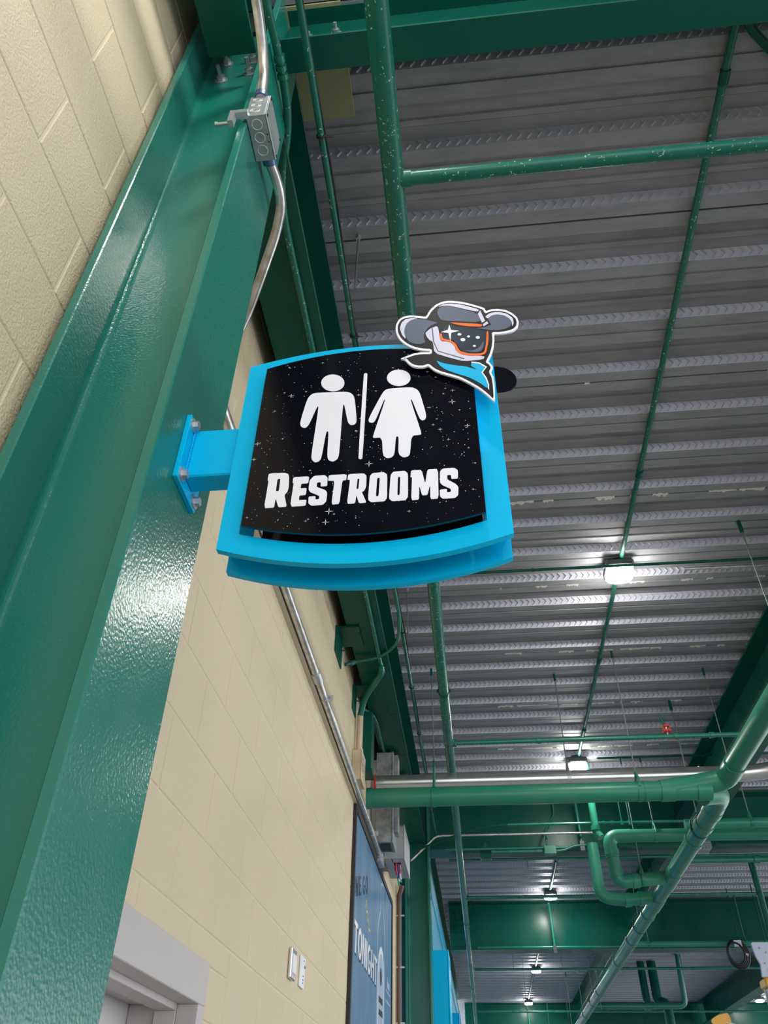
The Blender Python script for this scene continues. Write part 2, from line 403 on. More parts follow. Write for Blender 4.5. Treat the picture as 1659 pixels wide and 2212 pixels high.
DOOR = (1.45, 2.463, FLOOR, 0.430)          # opening in the wall: y0, y1, z0, z1
wall = tag(bpy.data.objects.new('wall_left', None), kind='structure')
COL.objects.link(wall)
ORG[wall.name] = Vector((0, 0, 0))
W0, W1 = -3.0, 8.90
core = MB()
XJ = WALL - 0.0024
core.box(WALL - 0.2, XJ, W0, DOOR[0], FLOOR, DECK)
core.box(WALL - 0.2, XJ, DOOR[1], W1, FLOOR, DECK)
core.box(WALL - 0.2, XJ, DOOR[0], DOOR[1], DOOR[3], DECK)
core.build('mortar', M_JOINT, wall)

CH, BL = 0.2075, 0.4125
def minus_door(y0, y1, z0, z1):
    a0, a1, c1 = DOOR[0] - 0.002, DOOR[1] + 0.002, DOOR[3] + 0.002
    if y1 <= a0 or y0 >= a1 or z0 >= c1:
        return [(y0, y1, z0, z1)]
    r = []
    if y0 < a0:
        r.append((y0, a0, z0, min(z1, c1)))
    if y1 > a1:
        r.append((a1, y1, z0, min(z1, c1)))
    if z1 > c1:
        r.append((y0, y1, c1, z1))
    return [q for q in r if q[1] - q[0] > 0.02 and q[3] - q[2] > 0.02]

def block_mesh(m, y0, y1, z0, z1):
    g, c_ = 0.0030, 0.0030
    y0 += g; y1 -= g; z0 += g; z1 -= g
    xb = XJ - 0.004
    vs = [(xb, y, z) for y, z in ((y0, z0), (y1, z0), (y1, z1), (y0, z1))]
    vs += [(WALL - 0.0018, y, z) for y, z in ((y0, z0), (y1, z0), (y1, z1), (y0, z1))]
    vs += [(WALL, y, z) for y, z in ((y0 + c_, z0 + c_), (y1 - c_, z0 + c_), (y1 - c_, z1 - c_), (y0 + c_, z1 - c_))]
    fs = [(8, 9, 10, 11)]
    for k in range(4):
        j = (k + 1) % 4
        fs += [(k, j, j + 4, k + 4), (k + 4, j + 4, j + 8, k + 8)]
    return m.add(vs, fs)

rest = MB()
shared = None
for k in range(-11, 13):
    z0 = 0.510 + k * CH
    z1 = z0 + CH
    off = 2.0755 + (0.5 * BL if k % 2 else 0)
    n0 = math.floor((W0 - off) / BL)
    for n in range(n0, 40):
        y0, y1 = off + n * BL, off + (n + 1) * BL
        if y1 > W1 + 0.21 or y0 < W0:
            continue
        y1 = min(y1, W1)
        near = (y1 > 0.3 and z0 > 1.2 and y0 < 1.0) or (y0 > 1.2 and z1 > 0.05) and z0 - 0.09 * y0 > -0.5
        for q in minus_door(y0, y1, z0, min(z1, DECK)):
            if not near:
                block_mesh(rest, *q)
            elif q == (y0, y1, z0, z1) and abs(y1 - y0 - BL) < 1e-6:
                if shared is None:
                    o = block_mesh(MB(), 0, BL, 0, CH).build('block', M_BLOCK, wall)
                    shared = o.data
                else:
                    o = bpy.data.objects.new('block', shared)
                    COL.objects.link(o)
                    o.parent = wall
                o.location = (0, y0, z0)
            else:
                block_mesh(MB(), *q).build('block', M_BLOCK, wall)
rest.build('far_blockwork', M_BLOCK, wall, kind='stuff')

# ribbed deck: 36 in sheets of three ribs, lapped edge to edge
ceil = tag(B(WALL - 0.2, 12, -9, 32, DECK + 0.052, DECK + 0.20).build('ceiling', M_SLAB), kind='structure')
RIB, DEP = 0.3048, 0.051
def deck_profile():
    p = []
    for r in range(3):
        o = r * RIB
        if r:
            p += [(o - 0.008, 0.0), (o - 0.005, 0.008), (o + 0.005, 0.008), (o + 0.008, 0.0)]
        p += [(o + 0.0635, 0.0), (o + 0.0825, DEP)]
        p += [(o + 0.135, DEP), (o + 0.141, DEP - 0.009), (o + 0.164, DEP - 0.009), (o + 0.170, DEP)]
        p += [(o + 0.2223, DEP), (o + 0.2413, 0.0)]
    return [(0.002, 0.022), (0.003, 0.0)] + p + [(3 * RIB - 0.006, 0.0), (3 * RIB - 0.0065, 0.022)]
prof = deck_profile()
XA, XB = WALL + 0.002, 12.0
sheet = MB()
vs = [(x, y, z) for x in (XA, XB) for y, z in prof]
n = len(prof)
sheet.add(vs, [(i, i + 1, n + i + 1, n + i) for i in range(n - 1)])
emb = MB()
def chevron(m, x, o):
    """raised arrow pressed into the sloping web: two ridges meeting at a point"""
    def P(u, s, h):      # u along the rib, s up the web, h proud of it
        y = o + 0.2413 - s * 0.019 - h * 0.937
        return (x + u, y, s * DEP - h * 0.349)
    for s0, s1 in ((0.10, 0.50), (0.90, 0.50)):
        m.add([P(0, s0, 0), P(0.006, s0, 0), P(0.003, s0, 0.008), P(0.017, s1, 0), P(0.024, s1, 0), P(0.0205, s1, 0.0085)],
              [(0, 2, 5, 3), (1, 4, 5, 2), (0, 1, 2)])
for r in range(3):
    o = r * RIB
    x = XA + 0.03
    while x < 7.0:
        chevron(emb, x, o)
        x += 0.0398
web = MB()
for r in range(3):      # the sloping web itself, its colour made paler for the light it catches
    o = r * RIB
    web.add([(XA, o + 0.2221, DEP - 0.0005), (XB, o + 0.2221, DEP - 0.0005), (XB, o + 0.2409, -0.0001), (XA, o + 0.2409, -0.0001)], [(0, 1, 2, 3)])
first = None
for k in range(-11, 28):
    y = 1.818 + k * 0.9144
    if first is None:
        s = sheet.build('deck_sheet', M_DECK, ceil)
        e = emb.build('rib_embossing', M_EMBOSS, s, kind='stuff')
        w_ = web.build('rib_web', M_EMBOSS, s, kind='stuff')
        first = (s, e, w_)
    else:
        s = first[0].copy(); COL.objects.link(s); s.parent = ceil
        for q in first[1:]:
            e = q.copy(); COL.objects.link(e); e.parent = s
    s.location = (0, y, DECK)
# dried cement that ran through the laps
st = MB()
for k in range(0, 9):
    y = 1.818 + k * 0.9144
    amt = (0.05, 0.15, 0.75, 0.55, 0.8, 0.95, 0.95, 0.7, 0.6)[k]
    x = 0.3
    while x < 4.5:
        L = random.uniform(0.006, 0.03 + 0.30 * amt ** 2)
        if random.random() < amt * 0.8:
            pts = []
            m = 12
            for i in range(m):
                pts.append((x + L * i / (m - 1), y - 0.004 - random.uniform(0.0, 0.010) * amt))
            for i in range(m - 1, -1, -1):
                pts.append((x + L * i / (m - 1), y + 0.004 + random.random() ** 2 * 0.034 * amt))
            st.shape([pts], lambda p, d: (p[0], p[1], DECK - 0.0012 + d), 0.001)
        x += L + random.uniform(0.01, 0.12 + 0.3 * (1 - amt))
st.build('cement_stain', M_STAIN, ceil, kind='stuff')

tag(B(WALL - 0.2, 12, 30.0, 30.2, FLOOR, DECK).build('wall_horizon_block', principled('dull_green_grey_blocker', (0.16, 0.20, 0.18), 0.7)), kind='structure')  # unseen, added to keep the bright horizon off the girder undersides

# ------------------------------------------------------------------ steelwork
def ibeam(name, label, cat, axis, c, a0, a1, z0, z1, bf, tf=0.018, tw=0.011, mat=None, group=None):
    """rolled beam; axis 'x' or 'y' along which it runs from a0 to a1; c = centre of the web across it"""
    mat = mat or M_STEEL
    t = thing(name, label, cat, (a0, c, z0) if axis == 'x' else (c, a0, z0), group)
    def bx(u0, u1, z0_, z1_):
        return MB().bbox(a0, a1, u0, u1, z0_, z1_, 0.002) if axis == 'x' else MB().bbox(u0, u1, a0, a1, z0_, z1_, 0.002)
    bx(c - bf / 2, c + bf / 2, z0, z0 + tf).build('flange', mat, t)
    bx(c - bf / 2, c + bf / 2, z1 - tf, z1).build('flange', mat, t)
    bx(c - tw / 2, c + tw / 2, z0 + tf, z1 - tf).build('web', mat, t)
    return t

def column(label, x0, x1, y0, y1, z1, tf=0.0217, tw=0.015):
    t = thing('steel_column', label, 'column', ((x0 + x1) / 2, (y0 + y1) / 2, FLOOR))
    MB().bbox(x0, x0 + tf, y0, y1, FLOOR, z1, 0.0025).build('flange', M_COLUMN, t)
    MB().bbox(x1 - tf, x1, y0, y1, FLOOR, z1, 0.0025).build('flange', M_COLUMN, t)
    ym = (y0 + y1) / 2
    MB().bbox(x0 + tf, x1 - tf, ym - tw / 2, ym + tw / 2, FLOOR, z1, 0.001).build('web', M_COLUMN, t)
    # rolled fillets where web and flanges meet
    f = MB()
    for xs, d in ((x0 + tf, 1), (x1 - tf, -1)):
        for s in (-1, 1):
            yy = ym + s * tw / 2
            R_ = 0.016
            arc = [(xs + d * R_ * (1 - math.sin(a)), yy + s * R_ * (1 - math.cos(a))) for a in [i * PI / 10 for i in range(6)]]
            loop = [(xs, yy)] + arc
            f.shape([loop], lambda p, t_: (p[0], p[1], FLOOR + t_), z1 - FLOOR)
    f.build('root_fillet', M_COLUMN, t)
    MB().box(x0 - 0.006, x1 + 0.006, y0 - 0.02, y1 + 0.02, FLOOR, FLOOR + 0.02).build('base_plate', M_COLUMN, t)
    return t

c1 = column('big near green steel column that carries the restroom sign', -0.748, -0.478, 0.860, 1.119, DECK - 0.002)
YW = 0.9895 - 0.0076
for x, z in ((-0.674, 2.725), (-0.583, 2.76), (-0.674, 2.86), (-0.583, 2.86)):
    bolt(c1, (x, YW, z), (0, -1, 0), 0.0125, 0.05)
c2 = column('second green steel column, standing at the end of the block wall', -0.708, -0.450, 8.59, 8.85, DECK - 0.002)

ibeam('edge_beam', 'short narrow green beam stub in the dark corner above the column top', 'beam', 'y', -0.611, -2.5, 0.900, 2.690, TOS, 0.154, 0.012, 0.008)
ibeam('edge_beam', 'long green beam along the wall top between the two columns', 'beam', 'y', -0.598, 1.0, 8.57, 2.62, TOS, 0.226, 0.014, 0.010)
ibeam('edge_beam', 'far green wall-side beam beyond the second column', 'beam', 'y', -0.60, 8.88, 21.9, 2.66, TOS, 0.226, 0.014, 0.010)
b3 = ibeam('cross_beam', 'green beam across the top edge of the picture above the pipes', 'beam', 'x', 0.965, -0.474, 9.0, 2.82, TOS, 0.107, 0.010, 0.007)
for x, y in ((-0.40, 0.955), (-0.30, 0.955)):
    bolt(b3, (x, y, 2.95), (0, -1, 0), 0.011, 0.035)
ibeam('girder', 'deep green girder between second column and long girder, boxes and conduits on it', 'beam', 'x', 8.72, -0.44, 2.184, 2.556, TOS, 0.30, 0.016, 0.012)
ibeam('girder', 'deep green girder right of the long girder, behind the drain pipes', 'beam', 'x', 8.72, 2.482, 9.0, 2.556, TOS, 0.30, 0.016, 0.012)
g2 = ibeam('girder', 'second green cross girder away, lit by a lamp on its web', 'beam', 'x', 13.05, -0.40, 5.30, 2.44, TOS, 0.30, 0.018, 0.012)
for i in range(6):
    bolt(g2, (-0.30, 13.044, 2.52 + i * 0.09), (0, -1, 0), 0.012, 0.0, None, M_STEEL)
    bolt(g2, (-0.20, 13.044, 2.52 + i * 0.09), (0, -1, 0), 0.012, 0.0, None, M_STEEL)
ibeam('girder', 'farthest green cross girder low at the bottom edge', 'beam', 'x', 22.6, -0.40, 9.0, 2.42, TOS, 0.30, 0.018, 0.012)
ibeam('girder', 'green girder running away at right behind the upper drain branch', 'beam', 'y', 2.333, 1.03, 12.895, 2.70, TOS, 0.295, 0.018, 0.012)
ibeam('girder', 'green girder continuing away behind the lower drain main', 'beam', 'y', 2.333, 13.205, 22.4, 2.70, TOS, 0.295, 0.018, 0.012)
ibeam('girder', 'far right green girder slanting down behind the yellow hoist', 'beam', 'y', 5.27, 13.25, 22.4, 2.63, TOS, 0.26, 0.018, 0.012)

tp = MB().bbox(-0.485, -0.285, 0.90, 1.29, DECK - 0.012, DECK - 0.0035, 0.001).build('closure_plate', M_TANCLOSE)
tag(tp, 'olive tan closure plate under the deck beside the cross beam', 'plate', kind='thing')

def clip(label, y0, y1, by=0.14):
    t = thing('clip_angle', label, 'bracket', (WALL, y0, 2.61), 'clips tying the wall to the edge beam')
    MB().bbox(WALL + 0.001, -0.63, y0 + 0.04, y1 + 0.04, 2.606, 2.6185, 0.001).build('plate', M_STEEL, t)
    MB().bbox(WALL + 0.001, WALL + 0.010, y0, y1, 2.425, 2.605, 0.001).build('plate', M_STEEL, t)
    bolt(t, (WALL + 0.010, y0 + by, 2.50), (1, 0, 0), 0.008, 0.035, None, M_STEEL)
clip('green clip angle on the wall just below the sign, by the bent conduit', 4.15, 4.39)
clip('green clip angle on the wall where the conduit turns cream', 4.94, 5.10, 0.05)
clip('small green clip angle on the wall beside the sign bottom edge', 3.30, 3.50)

# ------------------------------------------------------------------ door
d = tag(bpy.data.objects.new('door_1', None), kind='structure')
COL.objects.link(d)
ORG[d.name] = Vector((0, 0, 0))
fr = MB()
XF = WALL + 0.008
ya, yb, zt, zh = 1.44, 2.475, 0.4385, 0.333
fr.bbox(XF - 0.06, XF, ya, yb, zh, zt, 0.002)
fr.bbox(XF - 0.06, XF, yb - 0.057, yb, FLOOR, zh, 0.002)
fr.bbox(XF - 0.06, XF, ya, ya + 0.057, FLOOR, zh, 0.002)
fr.build('door_frame', M_DOOR, d)
st = MB()
st.bbox(XF - 0.12, XF - 0.06, ya, yb - 0.046, zh - 0.016, zh + 0.03, 0.0015)
st.bbox(XF - 0.12, XF - 0.06, yb - 0.062, yb, FLOOR, zh - 0.016, 0.0015)
st.build('door_stop', M_DOOR, d)
fr2 = MB()
fr2.bbox(XF - 0.20, XF - 0.12, ya, yb, zh, zt - 0.02, 0.002)
fr2.bbox(XF - 0.20, XF - 0.12, yb - 0.046, yb, FLOOR, zh, 0.002)
fr2.build('rear_rabbet', M_DOOR, d)
MB().bbox(XF - 0.245, XF - 0.201, ya, yb + 0.02, FLOOR, zh + 0.05, 0.002).build('door_leaf', M_LEAF, d)

# ------------------------------------------------------------------ the sign
sg = thing('restroom_sign', 'bright cyan projecting sign reading RESTROOMS with white figures', 'sign', (-0.478, 0.995, 0.985))
MB().bbox(-0.478, -0.4685, 0.943, 1.047, 0.9075, 1.0615, 0.001).build('mounting_plate', M_CYAN, sg)
for y, z in ((0.958, 1.046), (0.958, 0.924), (1.033, 0.924), (1.033, 1.046)):
    bolt(sg, (-0.4685, y, z), (1, 0, 0), 0.0078, 0.0)
arm = MB().bbox(-0.4695, -0.33, 0.9705, 1.0155, 0.930, 1.046, 0.003).build('bracket_arm', M_CYAN, sg)
wd = MB()
for i in range(18):      # weld bead where arm meets plate
    z = 0.932 + i * 0.0067
    wd.tube([(-0.4685, 0.9695, z - 0.0035), (-0.4655, 0.9675, z), (-0.4685, 0.9695, z + 0.0035)], [0.001, 0.0028, 0.001], 6)
wd.build('weld_bead', M_CYAN, arm)

def barrel(xl, xr, zbs, zbm, zts, ztm, n=28):
    l = []
    for i in range(n + 1):
        s = i / n
        l.append((xl + (xr - xl) * s, zbs + (zbm - zbs) * 4 * s * (1 - s)))
    for i in range(n + 1):
        s = 1 - i / n
        l.append((xl + (xr - xl) * s, zts + (ztm - zts) * 4 * s * (1 - s)))
    return l
def at_y(y):
    return lambda p, d: (p[0], y + d, p[1])
OUT = barrel(-0.3785, 0.0925, 0.7505, 0.7083, 1.2000, 1.2385)
OPEN = barrel(-0.3450, 0.0530, 0.7790, 0.7470, 1.1690, 1.2050)
PANEL = barrel(-0.3366, 0.0515, 0.7788, 0.7490, 1.1640, 1.1985)
for y in (0.955, 1.017):
    MB().shape([OUT, OPEN[::-1]], at_y(y), 0.012).build('frame', M_CYAN, sg)
for x0, x1, z0, z1 in ((-0.372, -0.350, 0.775, 0.785), (-0.372, -0.350, 1.17, 1.18), (0.060, 0.086, 0.785, 0.795), (0.058, 0.086, 0.85, 1.15)):
    B(x0, x1, 0.967, 1.017, z0, z1).build('spacer', M_CYAN, sg)
for x, z in ((-0.325, 0.80), (0.036, 0.80), (-0.325, 1.15)):
    B(x - 0.012, x + 0.012, 0.938, 0.955, z - 0.008, z + 0.008).build('standoff', M_CYAN, sg)
    B(x - 0.012, x + 0.012, 1.029, 1.050, z - 0.008, z + 0.008).build('standoff', M_CYAN, sg)
B(0.0495, 0.0525, 0.938, 0.990, 0.930, 1.160).build('standoff', M_CYAN, sg)

pan = MB().shape([PANEL], at_y(0.9338), 0.004).build('sign_panel', M_PLATEEDGE, sg, 'black starry front panel with white print')
def plane(l):
    return [(a * 1e-4, b_ * 1e-4) for a, b_ in l]
MB().shape([PANEL], at_y(0.9333), 0.0005).build('panel_face', M_BLACK, pan)
YP = 0.9326
for l in ART_LETTERS:
    MB().shape([chaikin(plane(q), 1, 0.12) for q in l], at_y(YP), 0.0006).build('letter', M_WHITE, pan)
for f in (ART_MAN, ART_WOMAN):
    m = MB()
    m.shape([plane(f[0])], at_y(YP), 0.0006)
    m.shape([chaikin(plane(f[1]), 2, 0.2)], at_y(YP), 0.0006)
    m.build('figure', M_WHITE, pan)
MB().shape([chaikin(plane(ART_BAR), 1, 0.2)], at_y(YP), 0.0006).build('divider', M_WHITE, pan)
sk = MB()
def sparkle(x, z, r, thin=0.10):
    pts = []
    for k in range(8):
        a = k * PI / 4
        q = r if k % 2 == 0 else r * thin * 1.6
        pts.append((x + q * math.cos(a), z + q * math.sin(a)))
    sk.shape([pts], at_y(0.9330), 0.0002)
def disc(x, z, r):
    sk.shape([[(x + r * math.cos(k * PI / 3), z + r * math.sin(k * PI / 3)) for k in range(6)]], at_y(0.9330), 0.0002)
for x, z, r in ART_SPARK:
    x, z = x * 1e-4, z * 1e-4
    sparkle(x, z, r * 0.00046)
    disc(x, z, r * 0.00010)
rs = random.Random(3)
for _ in range(430):
    x = rs.uniform(-0.33, 0.046)
    s = (x + 0.3366) / 0.388
    z = rs.uniform(0.785 - 0.030 * 4 * s * (1 - s), 1.158 + 0.034 * 4 * s * (1 - s))
    r = rs.choice((0.00035, 0.0004, 0.0005, 0.0006, 0.0008))
    if rs.random() < 0.10:
        sparkle(x, z, 0.0026)
    disc(x, z, r)
sk.build('star_print', M_WHITE, pan, kind='stuff')
back = MB().shape([PANEL], at_y(1.050), 0.004).build('sign_panel', M_BLACK, sg, 'plain dark rear panel seen from behind')

YE = 0.921
em_out = chaikin(plane(ART_EMBLEM['outline']), 1, 0.15)
emb_ = MB().shape([em_out], at_y(YE), 0.0035).build('emblem', M_WHITE, sg, 'cut-out emblem of a space helmet under a grey western hat')
M_BLACKMATTE = principled('black_matte_print', (0.004, 0.0045, 0.007), 0.5, spec=0.12)
LAY = {'black': M_BLACKMATTE, 'brim': M_SLATE, 'brimlight': M_LILAC, 'crown': M_SLATE, 'crownlight': M_LILAC, 'crownside': M_LILAC,
       'band': M_ORANGE, 'buckle': M_LILAC, 'brimRlight': M_LILAC, 'brimR': M_SLATE, 'helmet': M_LILAC, 'seam': M_SLATE,
       'visor': M_NAVY, 'rim': M_ORANGE, 'spark': M_WHITE, 'shine': M_SLATE, 'scarf': M_CYANP, 'scarfline': M_WHITE}
NICE = {'black': 'backing', 'brim': 'hat_brim', 'brimlight': 'brim_highlight', 'crown': 'hat_crown', 'crownlight': 'crown_highlight',
        'crownside': 'crown_side', 'band': 'hat_band', 'buckle': 'buckle', 'brimRlight': 'brim_highlight', 'brimR': 'hat_brim',
        'helmet': 'helmet_shell', 'seam': 'helmet_seam', 'visor': 'visor', 'rim': 'visor_rim', 'spark': 'glint', 'shine': 'visor_shine',
        'scarf': 'neckerchief', 'scarfline': 'neckerchief_edge'}
LEVEL = {'black': 1, 'seam': 3, 'rim': 4, 'spark': 5, 'shine': 4, 'visor': 3, 'scarfline': 3}
for k, mat in LAY.items():
    lv = LEVEL.get(k, 2)
    sharp = k in ('spark', 'crownside', 'buckle', 'scarfline', 'seam')
    l = plane(ART_EMBLEM[k])
    MB().shape([l if sharp else chaikin(l, 1, 0.18)], at_y(YE - 0.0003 * lv), 0.0003 * lv).build(NICE[k], mat, emb_)
ds = MB()
for l in ART_DOTS:
    ds.shape([plane(l)], at_y(YE - 0.0012), 0.0005)
ds.build('visor_star', M_WHITE, emb_, kind='stuff')
MB().shape([em_out], at_y(1.064), 0.0035).build('emblem', M_BLACK, sg, 'rear emblem plate, black from behind')
rod = MB()
for x, z in ((-0.02, 1.17), (0.06, 1.20)):
    rod.tube([(x, 0.9245, z), (x, 0.955, z)], 0.005, 8)
    rod.tube([(x, 1.029, z), (x, 1.064, z)], 0.005, 8)
rod.build('emblem_stud', M_ZINC, sg)

# ------------------------------------------------------------------ junction box and its conduit on the column
jb = thing('junction_box', 'square galvanised junction box clamped to the column edge', 'junction box', (-0.478, 0.905, 2.09))
MB().bbox(-0.477, -0.426, 0.843, 0.965, 2.090, 2.203, 0.0015).build('box', M_BOX, jb)
MB().bbox(-0.4255, -0.4215, 0.8425, 0.9655, 2.0895, 2.2035, 0.001).build('cover', M_BOX, jb)
kn = MB()
def ring(c, r, axis, w=0.0012):
    pts = []
    for k in range(21):
        a = 2 * PI * k / 20
        pts.append({'z': (c[0] + r * math.cos(a), c[1] + r * math.sin(a), c[2]), 'y': (c[0] + r * math.cos(a), c[1], c[2] + r * math.sin(a))}[axis])
    kn.tube(pts, w, 6, False)
for y in (0.868, 0.902, 0.936):
    ring((-0.452, y, 2.0897), 0.0135, 'z')
for z in (2.116, 2.147, 2.180):
    ring((-0.455, 0.8427, z), 0.0125, 'y')
    ring((-0.455, 0.8427, z), 0.0075, 'y')
kn.build('knockout', M_KNOCK, jb, kind='stuff')
scw = MB()
for y, z in ((0.850, 2.098), (0.958, 2.195), (0.850, 2.195), (0.958, 2.098)):
    scw.tube([(-0.4215, y, z), (-0.419, y, z)], 0.004, 8)
for y in (0.895, 0.915):
    scw.tube([(-0.4300, y, 2.0902), (-0.4300, y, 2.0890)], 0.0022, 8)
scw.build('screw', M_DARK, jb)
cl = MB()
cl.box(-0.517, -0.470, 0.832, 0.850, 2.088, 2.106)
cl.box(-0.517, -0.503, 0.832, 0.850, 2.045, 2.088)
cl.tube([(-0.505, 0.841, 2.052), (-0.545, 0.841, 2.052)], 0.0045, 8)
cl.tube([(-0.545, 0.841, 2.052), (-0.551, 0.841, 2.052)], 0.007, 6)
cl.build('beam_clamp', M_ZINC, jb)

cd = thing('conduit', 'shiny bare conduit bending in and out of the square junction box', 'conduit', (-0.44, 0.845, 2.203))
up = fillet([(-0.445, -1.0, 2.398), (-0.445, 0.70, 2.398), (-0.447, 0.815, 2.33), (-0.450, 0.850, 2.2035)], 0.11, 10)
MB().tube(up, 0.0146, 20).build('pipe', M_EMT, cd)
MB().tube([(-0.450, 0.850, 2.2035), (-0.4495, 0.847, 2.222)], 0.019, 20).build('connector', M_BLUECONN, cd)
MB().tube([(-0.447, 0.9655, 2.125), (-0.447, 0.990, 2.125)], 0.0195, 20).build('connector', M_BLUECONN, cd)
dn = fillet([(-0.447, 0.985, 2.125), (-0.437, 1.045, 2.125), (-0.440, 1.115, 2.125), (-0.474, 1.197, 2.125), (-0.62, 1.46, 2.125), (-0.745, 1.62, 2.02), (-0.745, 1.66, 1.90)], 0.05, 6)
MB().tube(dn, 0.0146, 20).build('pipe', M_EMT, cd)

# ------------------------------------------------------------------ conduit on the wall, on strut
wc = thing('conduit', 'long bare steel conduit strapped along the block wall below the sign', 'conduit', (-0.74, 1.6, 1.885))
XC = WALL + 0.0445
MB().tube([(XC, 1.5, 1.885), (XC, 6.40, 1.885)], 0.0205, 24).build('pipe', M_EMT, wc)
sc_ = MB()
for y0, y1 in ((1.5, 4.0), (4.0, 6.42)):
    sc_.box(WALL, WALL + 0.021, y0, y1, 1.864, 1.905)
    sc_.box(WALL + 0.021, WALL + 0.0235, y0, y1, 1.864, 1.871)
    sc_.box(WALL + 0.021, WALL + 0.0235, y0, y1, 1.898, 1.905)
sc_.build('strut', M_STRUT, wc)
MB().tube([(XC, 3.43, 1.885), (XC, 3.52, 1.885)], 0.027, 20).build('coupling', M_ZINC, wc)
for y in (3.72, 5.9):
    m = MB()
    m.tube([(XC, y - 0.012, 1.885), (XC, y + 0.012, 1.885)], 0.0235, 20)
    m.box(XC - 0.002, XC + 0.045, y - 0.004, y + 0.004, 1.868, 1.902)
    m.tube([(XC + 0.034, y - 0.03, 1.885), (XC + 0.034, y + 0.03, 1.885)], 0.004, 8)
    m.build('strap', M_ZINC, wc)

# ------------------------------------------------------------------ sprinkler pipes, conduits below the deck
def pipe_y(label, x, z, r, y0, y1, mat, name='sprinkler_pipe', cat='pipe', couplings=(), seg=24):
    t = thing(name, label, cat, (x, y0, z))
    MB().tube([(x, y0, z), (x, y1, z)], r, seg).build('pipe', mat, t)
    for y in couplings:
        MB().tube([(x, y - r * 0.9, z), (x, y + r * 0.9, z)], r * 1.22, seg).build('coupling', mat, t)
    return t

def pipe_x(label, y, z, r, x0, x1, mat, name='sprinkler_pipe', cat='pipe', couplings=(), seg=20, ends=True):
    t = thing(name, label, cat, (x0, y, z))
    MB().tube([(x0, y, z), (x1, y, z)], r, seg).build('pipe', mat, t)
    for x in couplings:
        MB().tube([(x - r * 0.9, y, z), (x + r * 0.9, y, z)], r * 1.3, seg).build('coupling', mat, t)
    return t

XM, ZM, RM = -0.124, 2.385, 0.0333
mp = pipe_y('thick green sprinkler main specked with white paint, running away over the sign', XM, ZM, RM, -2.0, 21.5, M_SPECK)
for y in (1.20, 5.49, 9.78):
    MB().tube([(XM, y, ZM), (XM + 0.056, y, ZM)], 0.027, 18).build('tee_outlet', M_SPECK, mp)
pipe_x('green sprinkler branch crossing right above the sign', 1.20, ZM, 0.0223, XM + 0.053, 9.0, M_SPECK)
s2 = pipe_x('thin green sprinkler branch crossing just above the bright metal pipe', 5.49, ZM, 0.0165, XM + 0.045, 9.0, M_PIPE, couplings=(0.53, 1.50, 1.75))
s3 = pipe_x('third green sprinkler branch in front of the lamp-lit girder', 9.78, ZM, 0.0165, XM + 0.05, 9.0, M_PIPE)
s4 = pipe_x('fourth green sprinkler branch under the far deck', 14.06, ZM, 0.019, XM + 0.05, 9.0, M_PIPE)
pipe_x('fifth green sprinkler branch near the farthest girder', 18.4, ZM, 0.019, XM + 0.05, 9.0, M_PIPE)

sp = thing('fire_sprinkler', 'red sprinkler device on the thin green branch at right', 'sprinkler', (1.446, 5.49, 2.40))
m = MB()
m.bbox(1.418, 1.474, 5.462, 5.518, 2.416, 2.432, 0.002)
m.bbox(1.428, 1.464, 5.472, 5.508, 2.457, 2.471, 0.002)
m.bbox(1.421, 1.429, 5.481, 5.499, 2.432, 2.468, 0.001)
m.bbox(1.463, 1.471, 5.481, 5.499, 2.432, 2.468, 0.001)
m.build('frame', M_RED, sp)
MB().tube([(1.434, 5.49, 2.471), (1.418, 5.49, 2.55)], 0.009, 10).build('riser', M_STEEL, sp)
MB().tube([(1.446, 5.49, 2.400), (1.446, 5.49, 2.457)], 0.007, 10).build('stem', M_ZINC, sp)

tc = pipe_y('thin green conduit with a black cable beside it, left of the thick main', -0.373, 2.70, 0.0118, -2.0, 8.5, M_SPECK, 'conduit', 'conduit')
cab = MB()
cp = []
for i in range(61):
    y = -1.0 + i * 0.15
    cp.append((-0.373 + 0.013 + 0.004 * math.sin(i * 0.9), y, 2.698 + 0.005 * math.sin(i * 0.53)))
cab.tube(cp, 0.004, 8)
cab.build('cable', M_DARK, tc)
for y in (1.18, 2.02, 4.42, 5.2, 6.0):
    m = MB()
    m.tube([(-0.373, y - 0.004, 2.70), (-0.373, y + 0.004, 2.70)], 0.0175, 12)
    m.tube([(-0.36, y, 2.69), (-0.335, y, 2.685)], 0.002, 6)
    m.build('cable_tie', M_DARK, tc)

rc = thing('conduit', 'green conduit fixed tight to the deck, leading from lamp to lamp', 'conduit', (1.08, 1.2, 3.08))
XR, ZR = 1.085, DECK - 0.0165
MB().tube(fillet([(1.100, 1.040, 3.075), (1.086, 1.10, ZR), (XR, 1.24, ZR), (XR, 12.7, ZR)], 0.06, 8), 0.0148, 16).build('pipe', M_SPECK, rc)
for y in (1.28, 3.43, 5.6, 6.9, 9.4, 10.9):
    MB().tube([(XR, y - 0.025, ZR - 0.004), (XR, y + 0.025, ZR - 0.004)], 0.0195, 14).build('coupling', M_STEEL, rc)
rc2 = thing('conduit', 'short green conduit dropping right from the beam in the upper corner', 'conduit', (1.11, 0.98, 2.95))
MB().tube(fillet([(1.100, 1.045, 3.075), (1.128, 1.115, ZR - 0.002), (1.9, 1.80, ZR)], 0.04, 8), 0.0148, 16).build('pipe', M_STEEL, rc2)

